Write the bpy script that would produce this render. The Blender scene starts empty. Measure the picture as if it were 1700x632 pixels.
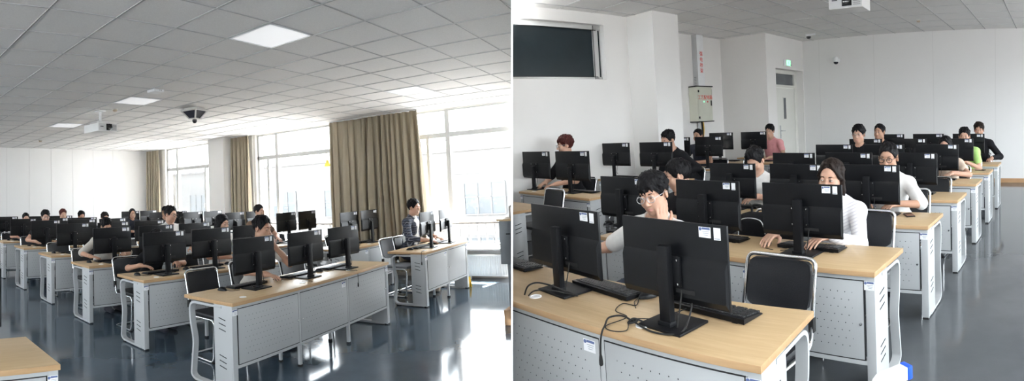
import bpy, bmesh, math, random
import numpy as np
from mathutils import Vector, Matrix
random.seed(7)
PI = math.pi
S = bpy.context.scene
COL = S.collection

# ------------------------------------------------------------------ rooms
# two class rooms stand side by side, a thin white partition between them.
# world = frame of the curtained room (x along the desk rows, y away, z up)
RL = Matrix(((0.336484, -0.939785, -0.05985), (0.941506, 0.334484, 0.04108), (-0.018587, -0.070172, 0.997362)))
RR = Matrix(((0.517911, 0.852464, -0.071227), (-0.855415, 0.51554, -0.049837), (-0.005764, 0.08674, 0.996214)))
HL, HR = 1.652, 1.611            # eye height over each floor
CL, CR = 3.063, 3.548            # ceiling heights
ML = Matrix.Identity(4)
MR = Matrix.Translation((0, 0, HL)) @ (RL.transposed() @ RR).to_4x4() @ Matrix.Translation((0, 0, -HR))
ROOM = ML
EYE = Vector((0, 0, HL))
PART_N = (RL.transposed() @ Vector((1, 0, 0))).normalized()   # normal of the partition, pointing into the second room

def use(m):
    global ROOM
    ROOM = m

# ------------------------------------------------------------------ materials
def principled(name):
    m = bpy.data.materials.new(name); m.use_nodes = True
    nt = m.node_tree; b = nt.nodes['Principled BSDF']
    return m, nt, b

def N(nt, t, **kw):
    n = nt.nodes.new(t)
    for k, v in kw.items():
        if hasattr(n, k): setattr(n, k, v)
        else: n.inputs[k].default_value = v
    return n

def mat(name, col, rough=.5, metal=0., noise=0., scale=8., bump=0., bscale=60., spec=.5, stretch=None, coat=0.):
    m, nt, b = principled(name)
    b.inputs['Base Color'].default_value = (*col, 1); b.inputs['Roughness'].default_value = rough
    b.inputs['Metallic'].default_value = metal; b.inputs['Specular IOR Level'].default_value = spec
    if coat: b.inputs['Coat Weight'].default_value = coat; b.inputs['Coat Roughness'].default_value = .08
    if noise or bump:
        tc = N(nt, 'ShaderNodeTexCoord'); mp = N(nt, 'ShaderNodeMapping')
        if stretch: mp.inputs['Scale'].default_value = stretch
        nt.links.new(tc.outputs['Object'], mp.inputs['Vector'])
    if noise:
        nz = N(nt, 'ShaderNodeTexNoise'); nz.inputs['Scale'].default_value = scale; nz.inputs['Detail'].default_value = 4
        nt.links.new(mp.outputs[0], nz.inputs['Vector'])
        r = N(nt, 'ShaderNodeValToRGB')
        r.color_ramp.elements[0].position = .3; r.color_ramp.elements[1].position = .7
        r.color_ramp.elements[0].color = (*[c * (1 - noise) for c in col], 1)
        r.color_ramp.elements[1].color = (*[min(1, c * (1 + noise)) for c in col], 1)
        nt.links.new(nz.outputs['Fac'], r.inputs['Fac']); nt.links.new(r.outputs[0], b.inputs['Base Color'])
    if bump:
        n2 = N(nt, 'ShaderNodeTexNoise'); n2.inputs['Scale'].default_value = bscale; n2.inputs['Detail'].default_value = 3
        nt.links.new(mp.outputs[0], n2.inputs['Vector'])
        bp = N(nt, 'ShaderNodeBump'); bp.inputs['Strength'].default_value = bump; bp.inputs['Distance'].default_value = .01
        nt.links.new(n2.outputs['Fac'], bp.inputs['Height']); nt.links.new(bp.outputs[0], b.inputs['Normal'])
    return m

def math_node(nt, op, a, b=None):
    n = N(nt, 'ShaderNodeMath', operation=op)
    for i, v in enumerate((a, b)):
        if v is None: continue
        if isinstance(v, (int, float)): n.inputs[i].default_value = v
        else: nt.links.new(v, n.inputs[i])
    return n.outputs[0]

def dots_mat(name, col, pitch=.045, r=.0042):
    """painted sheet metal with staggered small round perforations (x, z of the object)"""
    m, nt, b = principled(name)
    b.inputs['Roughness'].default_value = .42; b.inputs['Specular IOR Level'].default_value = .4
    tc = N(nt, 'ShaderNodeTexCoord'); sx = N(nt, 'ShaderNodeSeparateXYZ'); nt.links.new(tc.outputs['Object'], sx.inputs[0])
    u = math_node(nt, 'DIVIDE', sx.outputs['X'], pitch); v = math_node(nt, 'DIVIDE', sx.outputs['Z'], pitch)
    vr = math_node(nt, 'FLOOR', v); odd = math_node(nt, 'MULTIPLY', math_node(nt, 'MODULO', vr, 2.), .5)
    uu = math_node(nt, 'SUBTRACT', math_node(nt, 'FRACT', math_node(nt, 'ADD', math_node(nt, 'ADD', u, 100.), odd)), .5)
    vv = math_node(nt, 'SUBTRACT', math_node(nt, 'FRACT', v), .5)
    d = math_node(nt, 'SQRT', math_node(nt, 'ADD', math_node(nt, 'MULTIPLY', uu, uu), math_node(nt, 'MULTIPLY', vv, vv)))
    hole = math_node(nt, 'LESS_THAN', d, r / pitch)
    g = tc.outputs['Generated']; sg = N(nt, 'ShaderNodeSeparateXYZ'); nt.links.new(g, sg.inputs[0])
    for ax, lo, hi in (('X', .1, .9), ('Z', .13, .86)):
        hole = math_node(nt, 'MULTIPLY', hole, math_node(nt, 'GREATER_THAN', sg.outputs[ax], lo))
        hole = math_node(nt, 'MULTIPLY', hole, math_node(nt, 'LESS_THAN', sg.outputs[ax], hi))
    mx = N(nt, 'ShaderNodeMix', data_type='RGBA'); nt.links.new(hole, mx.inputs['Factor'])
    mx.inputs[6].default_value = (*col, 1); mx.inputs[7].default_value = (.012, .013, .014, 1)
    nt.links.new(mx.outputs[2], b.inputs['Base Color'])
    return m

def wood_mat(name, c1, c2, rough=.38):
    m, nt, b = principled(name)
    b.inputs['Roughness'].default_value = rough; b.inputs['Specular IOR Level'].default_value = .45
    tc = N(nt, 'ShaderNodeTexCoord'); mp = N(nt, 'ShaderNodeMapping'); mp.inputs['Scale'].default_value = (1.2, 14, 14)
    nt.links.new(tc.outputs['Object'], mp.inputs[0])
    n1 = N(nt, 'ShaderNodeTexNoise'); n1.inputs['Scale'].default_value = 3.; n1.inputs['Detail'].default_value = 6; n1.inputs['Distortion'].default_value = .6
    nt.links.new(mp.outputs[0], n1.inputs['Vector'])
    r = N(nt, 'ShaderNodeValToRGB'); r.color_ramp.elements[0].position = .35; r.color_ramp.elements[1].position = .68
    r.color_ramp.elements[0].color = (*c1, 1); r.color_ramp.elements[1].color = (*c2, 1)
    nt.links.new(n1.outputs['Fac'], r.inputs['Fac']); nt.links.new(r.outputs[0], b.inputs['Base Color'])
    return m

def emit_mat(name, col, s):
    m, nt, b = principled(name)
    b.inputs['Base Color'].default_value = (*col, 1); b.inputs['Emission Color'].default_value = (*col, 1); b.inputs['Emission Strength'].default_value = s
    return m

def glass_mat(name, tint=(1, 1, 1), gl=.06):
    m = bpy.data.materials.new(name); m.use_nodes = True; nt = m.node_tree; nt.nodes.clear()
    o = N(nt, 'ShaderNodeOutputMaterial'); t = N(nt, 'ShaderNodeBsdfTransparent'); t.inputs[0].default_value = (*tint, 1)
    g = N(nt, 'ShaderNodeBsdfGlossy'); g.inputs['Roughness'].default_value = .02
    lw = N(nt, 'ShaderNodeLayerWeight'); lw.inputs['Blend'].default_value = .25
    k = math_node(nt, 'ADD', math_node(nt, 'MULTIPLY', lw.outputs['Fresnel'], .6), gl * .3)
    mx = N(nt, 'ShaderNodeMixShader'); nt.links.new(k, mx.inputs[0]); nt.links.new(t.outputs[0], mx.inputs[1]); nt.links.new(g.outputs[0], mx.inputs[2])
    nt.links.new(mx.outputs[0], o.inputs[0])
    return m

def check_mat(name, base, c2, c3, s=.07, rough=.85):
    """woven plaid: two crossing sets of bands plus fine lines"""
    m, nt, b = principled(name); b.inputs['Roughness'].default_value = rough; b.inputs['Specular IOR Level'].default_value = .2
    tc = N(nt, 'ShaderNodeTexCoord'); sx = N(nt, 'ShaderNodeSeparateXYZ'); nt.links.new(tc.outputs['Object'], sx.inputs[0])
    xy = math_node(nt, 'ADD', sx.outputs['X'], math_node(nt, 'MULTIPLY', sx.outputs['Y'], .8))
    def band(v, w, off=0.):
        f = math_node(nt, 'FRACT', math_node(nt, 'ADD', math_node(nt, 'DIVIDE', v, s), 50. + off))
        return math_node(nt, 'LESS_THAN', f, w)
    a = math_node(nt, 'MULTIPLY', math_node(nt, 'ADD', band(xy, .42), band(sx.outputs['Z'], .42)), .5)
    l = math_node(nt, 'MAXIMUM', band(xy, .09, .3), band(sx.outputs['Z'], .09, .3))
    m1 = N(nt, 'ShaderNodeMix', data_type='RGBA'); nt.links.new(a, m1.inputs['Factor']); m1.inputs[6].default_value = (*base, 1); m1.inputs[7].default_value = (*c2, 1)
    m2 = N(nt, 'ShaderNodeMix', data_type='RGBA'); nt.links.new(math_node(nt, 'MULTIPLY', l, .7), m2.inputs['Factor']); nt.links.new(m1.outputs[2], m2.inputs[6]); m2.inputs[7].default_value = (*c3, 1)
    nt.links.new(m2.outputs[2], b.inputs['Base Color'])
    return m

def stripe_mat(name, c1, c2, s=.03, w=.3):
    m, nt, b = principled(name); b.inputs['Roughness'].default_value = .85; b.inputs['Specular IOR Level'].default_value = .2
    tc = N(nt, 'ShaderNodeTexCoord'); sx = N(nt, 'ShaderNodeSeparateXYZ'); nt.links.new(tc.outputs['Object'], sx.inputs[0])
    f = math_node(nt, 'LESS_THAN', math_node(nt, 'FRACT', math_node(nt, 'ADD', math_node(nt, 'DIVIDE', math_node(nt, 'ADD', sx.outputs['Z'], math_node(nt, 'MULTIPLY', sx.outputs['X'], .5)), s), 50.)), w)
    m1 = N(nt, 'ShaderNodeMix', data_type='RGBA'); nt.links.new(f, m1.inputs['Factor']); m1.inputs[6].default_value = (*c1, 1); m1.inputs[7].default_value = (*c2, 1)
    nt.links.new(m1.outputs[2], b.inputs['Base Color'])
    return m

M = {}
M['wood'] = wood_mat('light_beech_laminate', (.46, .325, .178), (.52, .375, .215))
M['wood_edge'] = wood_mat('beech_edge_band', (.44, .275, .14), (.50, .325, .17), .45)
M['steel'] = mat('grey_painted_steel', (.47, .485, .495), .42, noise=.04, scale=3, spec=.4)
M['steel_d'] = mat('darker_grey_painted_steel', (.44, .455, .465), .42, noise=.04, scale=3, spec=.4)
M['perf'] = dots_mat('perforated_grey_steel', (.44, .455, .465), r=.0031)
M['slot'] = mat('dark_slot', (.01, .01, .011), .8)
M['lock'] = mat('chrome_lock', (.7, .7, .7), .2, 1.)
M['black'] = mat('black_plastic', (.004, .0046, .006), .36, noise=.15, scale=20, spec=.24)
M['black2'] = mat('black_matt_plastic', (.005, .0055, .007), .5, noise=.1, scale=30, spec=.22)
M['key'] = mat('key_cap_plastic', (.016, .017, .019), .45, spec=.4)
M['rubber'] = mat('black_rubber', (.012, .012, .012), .8)
M['chrome'] = mat('chrome_tube', (.78, .79, .80), .14, 1., noise=.03, scale=4)
M['pad'] = mat('black_upholstery', (.008, .009, .012), .45, bump=.25, bscale=220)
M['pad_grey'] = mat('grey_upholstery', (.20, .21, .23), .5, bump=.25, bscale=220)
M['sticker'] = mat('white_paper_label', (.83, .84, .86), .5, noise=.02, scale=40)
M['sticker_blue'] = mat('blue_label_print', (.10, .14, .30), .5, noise=.1, scale=60)
M['sticker_grey'] = mat('grey_label_print', (.35, .37, .42), .5)
M['wall'] = mat('white_wall_paint', (.80, .785, .765), .75, noise=.015, scale=1.2, bump=.04, bscale=90, spec=.25)
M['wall2'] = mat('white_wall_panel', (.80, .79, .78), .6, noise=.015, scale=1.2, spec=.3)
M['seam'] = mat('panel_seam', (.64, .63, .62), .8)
M['ceil'] = mat('mineral_ceiling_tile', (.80, .79, .775), .9, noise=.05, scale=120, bump=.3, bscale=260, spec=.15)
M['tbar'] = mat('ceiling_grid_bar', (.55, .55, .55), .55)
M['tbar_groove'] = mat('ceiling_grid_groove', (.2, .2, .2), .8)
M['white'] = mat('white_plastic', (.82, .83, .84), .4, noise=.02, scale=12)
M['offwhite'] = mat('offwhite_plastic', (.66, .65, .62), .45, noise=.03, scale=12)
M['beige'] = mat('beige_plastic', (.52, .43, .32), .5, noise=.06, scale=20)
M['frame'] = mat('white_window_frame', (.50, .50, .49), .4, noise=.02, scale=6)
M['alu'] = mat('grey_aluminium_frame', (.50, .51, .52), .4, .2, noise=.04, scale=6)
M['glass'] = glass_mat('window_glass')
M['radiator'] = mat('white_radiator_enamel', (.78, .79, .79), .35, noise=.02, scale=5)
M['rail'] = mat('brown_grey_rail_paint', (.40, .36, .33), .45, noise=.08, scale=9)
M['rail_w'] = mat('white_rail_paint', (.70, .70, .69), .45, noise=.03, scale=9)
M['baseb'] = wood_mat('baseboard_wood', (.42, .24, .12), (.50, .30, .16), .5)
M['card'] = mat('brown_cardboard', (.46, .29, .16), .8, noise=.1, scale=14)
M['yellow'] = mat('yellow_plastic', (.85, .52, .03), .45, noise=.05, scale=10)
M['yellow_s'] = mat('yellow_sticker', (.95, .78, .12), .5, noise=.03, scale=20)
M['blue'] = mat('bright_blue_plastic', (.02, .10, .85), .4, noise=.05, scale=14)
M['red'] = mat('red_paint', (.72, .05, .04), .5, noise=.04, scale=20)
M['green'] = emit_mat('green_sign_glow', (.25, .95, .45), 1.1)
M['panelbox'] = mat('cream_enamel', (.60, .61, .52), .45, noise=.03, scale=6)
M['podium'] = mat('dark_grey_lectern_steel', (.17, .185, .20), .45, noise=.06, scale=5)
M['proj'] = mat('grey_white_projector_shell', (.60, .605, .61), .45, noise=.03, scale=10)
M['proj_w'] = mat('white_projector_shell', (.80, .80, .79), .45, noise=.02, scale=10)
M['lens'] = mat('lens_glass', (.01, .01, .012), .06, spec=.8)
M['podglass'] = mat('smoked_panel', (.035, .037, .05), .25, noise=.1, scale=10)
M['door'] = mat('cream_door_paint', (.74, .74, .69), .45, noise=.02, scale=3)
M['grey_glass'] = mat('grey_door_glass', (.14, .15, .16), .12, noise=.15, scale=4)
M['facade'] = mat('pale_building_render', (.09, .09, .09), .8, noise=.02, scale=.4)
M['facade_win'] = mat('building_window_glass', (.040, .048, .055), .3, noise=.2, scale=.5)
M['asphalt'] = mat('yard_asphalt', (.05, .05, .05), .9, noise=.1, scale=.5)
M['bounce_white'] = mat('white_bounce_surface', (.80, .79, .77), .8, noise=.03, scale=.6)  # reflector surface of the slab added outside the windows
M['led'] = emit_mat('light_diffuser', (.80, .81, .83), .30)

# floor: polished grey epoxy
def floor_mat(name, c1, c2, rough):
    m, nt, b = principled(name)
    tc = N(nt, 'ShaderNodeTexCoord')
    n1 = N(nt, 'ShaderNodeTexNoise'); n1.inputs['Scale'].default_value = 1.6; n1.inputs['Detail'].default_value = 7; n1.inputs['Roughness'].default_value = .62
    nt.links.new(tc.outputs['Object'], n1.inputs['Vector'])
    r = N(nt, 'ShaderNodeValToRGB'); r.color_ramp.elements[0].position = .3; r.color_ramp.elements[1].position = .72
    r.color_ramp.elements[0].color = (*c1, 1); r.color_ramp.elements[1].color = (*c2, 1)
    nt.links.new(n1.outputs['Fac'], r.inputs['Fac']); nt.links.new(r.outputs[0], b.inputs['Base Color'])
    n2 = N(nt, 'ShaderNodeTexNoise'); n2.inputs['Scale'].default_value = 5.; n2.inputs['Detail'].default_value = 5
    nt.links.new(tc.outputs['Object'], n2.inputs['Vector'])
    mr = N(nt, 'ShaderNodeMapRange'); mr.inputs['To Min'].default_value = rough * .7; mr.inputs['To Max'].default_value = rough * 1.5
    nt.links.new(n2.outputs['Fac'], mr.inputs['Value']); nt.links.new(mr.outputs[0], b.inputs['Roughness'])
    bp = N(nt, 'ShaderNodeBump'); bp.inputs['Strength'].default_value = .015; bp.inputs['Distance'].default_value = .02
    nt.links.new(n2.outputs['Fac'], bp.inputs['Height']); nt.links.new(bp.outputs[0], b.inputs['Normal'])
    b.inputs['Specular IOR Level'].default_value = .38
    return m
M['floor'] = floor_mat('polished_grey_epoxy', (.048, .072, .096), (.075, .104, .134), .10)
M['floorR'] = floor_mat('polished_grey_epoxy_pale', (.078, .086, .094), (.106, .114, .122), .085)

def curtain_mat():
    m, nt, b = principled('khaki_curtain_cloth')
    b.inputs['Roughness'].default_value = .75; b.inputs['Specular IOR Level'].default_value = .25
    b.inputs['Sheen Weight'].default_value = .25
    tc = N(nt, 'ShaderNodeTexCoord'); n1 = N(nt, 'ShaderNodeTexNoise'); n1.inputs['Scale'].default_value = 25
    mp = N(nt, 'ShaderNodeMapping'); mp.inputs['Scale'].default_value = (1, 1, .1); nt.links.new(tc.outputs['Object'], mp.inputs[0]); nt.links.new(mp.outputs[0], n1.inputs['Vector'])
    r = N(nt, 'ShaderNodeValToRGB'); r.color_ramp.elements[0].color = (.33, .28, .205, 1); r.color_ramp.elements[1].color = (.44, .385, .29, 1)
    nt.links.new(n1.outputs['Fac'], r.inputs['Fac']); nt.links.new(r.outputs[0], b.inputs['Base Color'])
    o = nt.nodes['Material Output']
    tr = N(nt, 'ShaderNodeBsdfTranslucent'); tr.inputs[0].default_value = (.60, .52, .38, 1)
    mx = N(nt, 'ShaderNodeMixShader'); mx.inputs[0].default_value = .12
    nt.links.new(b.outputs[0], mx.inputs[1]); nt.links.new(tr.outputs[0], mx.inputs[2]); nt.links.new(mx.outputs[0], o.inputs[0])
    return m
M['curtain'] = curtain_mat()

def skin_mat(name, c):
    m, nt, b = principled(name)
    b.inputs['Base Color'].default_value = (*c, 1); b.inputs['Roughness'].default_value = .5; b.inputs['Specular IOR Level'].default_value = .35
    b.inputs['Subsurface Weight'].default_value = .12; b.inputs['Subsurface Radius'].default_value = (.02, .008, .005); b.inputs['Subsurface Scale'].default_value = .5
    tc = N(nt, 'ShaderNodeTexCoord'); n1 = N(nt, 'ShaderNodeTexNoise'); n1.inputs['Scale'].default_value = 14
    nt.links.new(tc.outputs['Object'], n1.inputs['Vector'])
    r = N(nt, 'ShaderNodeValToRGB'); r.color_ramp.elements[0].color = (c[0] * .94, c[1] * .88, c[2] * .86, 1); r.color_ramp.elements[1].color = (min(1, c[0] * 1.04), c[1] * 1.06, c[2] * 1.06, 1)
    nt.links.new(n1.outputs['Fac'], r.inputs['Fac']); nt.links.new(r.outputs[0], b.inputs['Base Color'])
    return m
M['skin'] = skin_mat('skin_fair', (.54, .33, .24))
M['skin2'] = skin_mat('skin_tan', (.46, .27, .185))
M['lip'] = mat('lips', (.55, .27, .22), .45)
M['eye'] = mat('eye_white', (.55, .53, .51), .25)
M['iris'] = mat('dark_iris', (.02, .013, .01), .15)

def hair_mat(name, c):
    m, nt, b = principled(name); b.inputs['Roughness'].default_value = .5; b.inputs['Specular IOR Level'].default_value = .14
    tc = N(nt, 'ShaderNodeTexCoord'); mp = N(nt, 'ShaderNodeMapping'); mp.inputs['Scale'].default_value = (120, 120, 14)
    nt.links.new(tc.outputs['Object'], mp.inputs[0]); n1 = N(nt, 'ShaderNodeTexNoise'); n1.inputs['Scale'].default_value = 1.; n1.inputs['Detail'].default_value = 3
    nt.links.new(mp.outputs[0], n1.inputs['Vector'])
    r = N(nt, 'ShaderNodeValToRGB'); r.color_ramp.elements[0].position = .35; r.color_ramp.elements[1].position = .7
    r.color_ramp.elements[0].color = (*[x * .55 for x in c], 1); r.color_ramp.elements[1].color = (*[x * 1.5 for x in c], 1)
    nt.links.new(n1.outputs['Fac'], r.inputs['Fac']); nt.links.new(r.outputs[0], b.inputs['Base Color'])
    bp = N(nt, 'ShaderNodeBump'); bp.inputs['Strength'].default_value = .6; bp.inputs['Distance'].default_value = .004
    nt.links.new(n1.outputs['Fac'], bp.inputs['Height']); nt.links.new(bp.outputs[0], b.inputs['Normal'])
    return m
M['hair'] = hair_mat('black_hair', (.006, .0055, .0065))
M['hair_b'] = hair_mat('dark_brown_hair', (.018, .012, .010))
M['hair_r'] = hair_mat('red_brown_hair', (.065, .016, .014))
def cloth(name, c): return mat(name, c, .85, noise=.05, scale=30, bump=.25, bscale=28, spec=.2)
M['c_white'] = cloth('white_cotton', (.74, .73, .71))
M['c_black'] = cloth('black_cotton', (.008, .008, .010))
M['c_dark'] = cloth('dark_navy_cotton', (.03, .035, .05))
M['c_grey'] = cloth('light_grey_cotton', (.50, .47, .43))
M['c_pink'] = cloth('pink_cotton', (.70, .32, .33))
M['c_green'] = cloth('lime_green_cotton', (.42, .66, .22))
M['c_beige'] = cloth('beige_cotton', (.62, .50, .40))
M['c_brown'] = cloth('brown_cotton', (.22, .14, .10))
M['c_jeans'] = cloth('dark_denim', (.04, .05, .075))
M['c_plaid'] = check_mat('dark_plaid_flannel', (.018, .020, .028), (.075, .085, .12), (.28, .29, .33))
M['c_stripe'] = stripe_mat('white_striped_knit', (.76, .75, .76), (.62, .60, .64), .022, .35)
M['shoe'] = cloth('pale_canvas', (.55, .45, .36))
M['shoe_d'] = cloth('dark_canvas', (.04, .04, .05))
M['spec_black'] = mat('black_spectacle_frame', (.012, .012, .012), .25)
M['spec_clear'] = mat('clear_grey_spectacle_frame', (.55, .55, .56), .15, .3)

# ------------------------------------------------------------------ mesh helpers
def BM(): return bmesh.new()

def add_faces(bm, vs, fs, X=None, mi=0):
    v = [bm.verts.new((X @ Vector(p)) if X is not None else p) for p in vs]
    out = []
    for f in fs:
        try:
            fc = bm.faces.new([v[i] for i in f]); fc.material_index = mi; out.append(fc)
        except ValueError: pass
    return out

def box(bm, c, s, bev=0., X=None, mi=0):
    x, y, z = s[0] / 2, s[1] / 2, s[2] / 2
    t = bmesh.new()
    vs = [(c[0] + a * x, c[1] + b * y, c[2] + d * z) for a in (-1, 1) for b in (-1, 1) for d in (-1, 1)]
    v = [t.verts.new(p) for p in vs]
    for f in ((0, 1, 3, 2), (4, 6, 7, 5), (0, 4, 5, 1), (2, 3, 7, 6), (0, 2, 6, 4), (1, 5, 7, 3)): t.faces.new([v[i] for i in f])
    if bev: bmesh.ops.bevel(t, geom=t.edges[:], offset=bev, segments=2, affect='EDGES', profile=.6)
    merge(bm, t, X, mi)

def merge(bm, t, X=None, mi=0):
    t.verts.index_update()
    m = [bm.verts.new((X @ v.co) if X is not None else v.co) for v in t.verts]
    for f in t.faces:
        try:
            g = bm.faces.new([m[v.index] for v in f.verts]); g.material_index = mi if mi else f.material_index
        except ValueError: pass
    t.free()

def spline(pts, n=6, closed=False):
    P = [Vector(p) for p in pts]; out = []
    m = len(P)
    for i in range(m if closed else m - 1):
        p0 = P[(i - 1) % m] if closed or i > 0 else P[0]; p1 = P[i]; p2 = P[(i + 1) % m]; p3 = P[(i + 2) % m] if closed or i + 2 < m else P[-1]
        for k in range(n):
            t = k / n
            out.append(.5 * ((2 * p1) + (p2 - p0) * t + (2 * p0 - 5 * p1 + 4 * p2 - p3) * t * t + (3 * p1 - p0 - 3 * p2 + p3) * t ** 3))
    if not closed: out.append(P[-1])
    return out

def fillet(pts, r, n=5, closed=False):
    """round the corners of a polyline"""
    P = [Vector(p) for p in pts]; out = []; m = len(P)
    for i in range(m):
        if not closed and i in (0, m - 1): out.append(P[i]); continue
        a, b, c = P[i - 1], P[i], P[(i + 1) % m]
        d1 = (a - b); d2 = (c - b); rr = min(r, d1.length * .49, d2.length * .49)
        p, q = b + d1.normalized() * rr, b + d2.normalized() * rr
        for k in range(n + 1):
            t = k / n; out.append((1 - t) ** 2 * p + 2 * t * (1 - t) * b + t * t * q)
    return out

def sweep(bm, pts, prof, closed=False, up=None, mi=0, cap=True):
    """sweep a 2D profile (list of (a, b)) along pts"""
    P = [Vector(p) for p in pts]; n = len(P); rings = []
    last = None
    for i in range(n):
        if closed: t = (P[(i + 1) % n] - P[i - 1])
        else: t = P[min(i + 1, n - 1)] - P[max(i - 1, 0)]
        if t.length < 1e-9: t = Vector((0, 0, 1))
        t.normalize()
        if up is not None: a = Vector(up).cross(t)
        else:
            if last is None:
                ref = Vector((0, 0, 1)) if abs(t.z) < .9 else Vector((1, 0, 0)); a = ref.cross(t)
            else: a = last - t * last.dot(t)
        if a.length < 1e-6: a = t.orthogonal()
        a.normalize(); b = t.cross(a); last = a
        s = prof[i] if isinstance(prof[0][0], (tuple, list)) else prof
        rings.append([bm.verts.new(P[i] + a * u + b * v) for u, v in s])
    m = len(rings[0])
    for i in range(n if closed else n - 1):
        r0, r1 = rings[i], rings[(i + 1) % n]
        for j in range(m):
            f = bm.faces.new((r0[j], r0[(j + 1) % m], r1[(j + 1) % m], r1[j])); f.material_index = mi
    if cap and not closed:
        for r, rev in ((rings[0], True), (rings[-1], False)):
            f = bm.faces.new(r[::-1] if rev else r); f.material_index = mi

def circ(r, n=8): return [(r * math.cos(2 * PI * k / n), r * math.sin(2 * PI * k / n)) for k in range(n)]
def tube(bm, pts, r, n=8, closed=False, mi=0, cap=True):
    if isinstance(r, (list, tuple)): sweep(bm, pts, [circ(x, n) for x in r], closed, mi=mi, cap=cap)
    else: sweep(bm, pts, circ(r, n), closed, mi=mi, cap=cap)

def lathe(bm, prof, n=20, X=None, mi=0):
    t = bmesh.new(); rings = []
    for r, z in prof: rings.append([t.verts.new((r * math.cos(2 * PI * k / n), r * math.sin(2 * PI * k / n), z)) for k in range(n)])
    for a, b in zip(rings, rings[1:]):
        for k in range(n): t.faces.new((a[k], a[(k + 1) % n], b[(k + 1) % n], b[k]))
    if prof[0][0] > 1e-5: t.faces.new(rings[0][::-1])
    if prof[-1][0] > 1e-5: t.faces.new(rings[-1])
    merge(bm, t, X, mi)

def prism(bm, poly, z0, z1, X=None, mi=0):
    n = len(poly)
    vs = [(x, y, z0) for x, y in poly] + [(x, y, z1) for x, y in poly]
    fs = [list(range(n))[::-1], list(range(n, 2 * n))] + [(i, (i + 1) % n, n + (i + 1) % n, n + i) for i in range(n)]
    add_faces(bm, vs, fs, X, mi)

def obj(name, bm, m, parent=None, smooth=None, link=True):
    bmesh.ops.remove_doubles(bm, verts=bm.verts, dist=1e-6)
    bmesh.ops.recalc_face_normals(bm, faces=bm.faces)
    me = bpy.data.meshes.new(name); bm.to_mesh(me); bm.free()
    for x in (m if isinstance(m, (list, tuple)) else [m]): me.materials.append(M[x] if isinstance(x, str) else x)
    if smooth is not None:
        me.shade_smooth(); me.set_sharp_from_angle(angle=math.radians(smooth))
    o = bpy.data.objects.new(name, me)
    if link: COL.objects.link(o)
    if parent is not None: o.parent = parent
    elif link: o.matrix_world = ROOM.copy()
    return o

def tag(o, label=None, cat=None, group=None, kind=None):
    if label: o['label'] = label
    if cat: o['category'] = cat
    if group: o['group'] = group
    if kind: o['kind'] = kind
    return o

def thing(name, label, cat, loc=(0, 0, 0), rz=0., group=None, scale=None):
    o = bpy.data.objects.new(name, None); COL.objects.link(o); o.empty_display_size = .1
    o.matrix_world = ROOM @ Matrix.Translation(loc) @ Matrix.Rotation(rz, 4, 'Z')
    return tag(o, label, cat, group)

def struct(name, bm, m, smooth=None):
    o = obj(name, bm, m, None, smooth); o['kind'] = 'structure'; return o

def copy_tree(o, parent=None):
    c = o.copy(); COL.objects.link(c)
    if parent is not None: c.parent = parent
    for ch in list(o.children): copy_tree(ch, c)
    return c

USED = set()
def place(proto, loc, rz, label, group=None):
    """a copy of the prototype with all its parts; the prototypes themselves are dropped at the end"""
    o = copy_tree(proto)
    o.matrix_world = ROOM @ Matrix.Translation(loc) @ Matrix.Rotation(rz, 4, 'Z')
    o['label'] = label
    if group: o['group'] = group
    return o

def cut(o, side, gap=.004):
    """trim a mesh where it meets the partition between the rooms; side -1 keeps the curtained room, +1 the other one"""
    if o.type == 'MESH':
        o.data = o.data.copy()
        X = world(o); inv = X.inverted()
        co = inv @ (EYE + PART_N * side * gap); no = (X.to_3x3().transposed() @ PART_N).normalized()
        bm = bmesh.new(); bm.from_mesh(o.data)
        r = bmesh.ops.bisect_plane(bm, geom=bm.verts[:] + bm.edges[:] + bm.faces[:], plane_co=co, plane_no=no, clear_outer=side < 0, clear_inner=side > 0)
        ed = [e for e in r['geom_cut'] if isinstance(e, bmesh.types.BMEdge)]
        if ed: 
            try: bmesh.ops.holes_fill(bm, edges=ed, sides=0)
            except Exception: pass
        n = len(bm.verts); bm.to_mesh(o.data); bm.free()
        if n == 0 and not o.children: bpy.data.objects.remove(o); return
    for ch in list(o.children): cut(ch, side, gap)

def world(o):
    X = o.matrix_basis.copy()
    while o.parent is not None:
        X = o.parent.matrix_basis @ o.matrix_parent_inverse @ X; o = o.parent
    return X

def text_mesh(name, body, size, m, X, parent=None, extrude=.002, align='CENTER', structure=False):
    cu = bpy.data.curves.new(name, 'FONT'); cu.body = body; cu.size = size; cu.extrude = extrude; cu.align_x = align; cu.align_y = 'CENTER'
    t = bpy.data.objects.new(name + '_curve', cu); COL.objects.link(t)
    dg = bpy.context.evaluated_depsgraph_get(); me = bpy.data.meshes.new_from_object(t.evaluated_get(dg))
    bpy.data.objects.remove(t); bpy.data.curves.remove(cu)
    me.transform(X); me.materials.clear(); me.materials.append(M[m])
    o = bpy.data.objects.new(name, me); COL.objects.link(o)
    if parent is not None: o.parent = parent
    else: o.matrix_world = ROOM.copy()
    return o
# ------------------------------------------------------------------ desks
def label_sticker(parent, X, w=.085, h=.06):
    """white asset label with a blue printed header"""
    b = BM()
    box(b, (0, 0, 0), (w, .0012, h), 0, X)
    box(b, (w * .12, -.0008, h * .36), (w * .68, .0006, h * .2), 0, X, 1)
    lathe(b, [(h * .16, -.0004), (h * .16, .0004)], 12, X @ Matrix.Translation((-w * .36, -.0008, h * .3)) @ Matrix.Rotation(PI / 2, 4, 'X'), 1)
    for k in range(3): box(b, (w * .1, -.0008, h * (.08 - .17 * k)), (w * (.6 - .12 * k), .0005, h * .05), 0, X, 2)
    return obj('asset_label', b, ['sticker', 'sticker_blue', 'sticker_grey'], parent)

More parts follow.
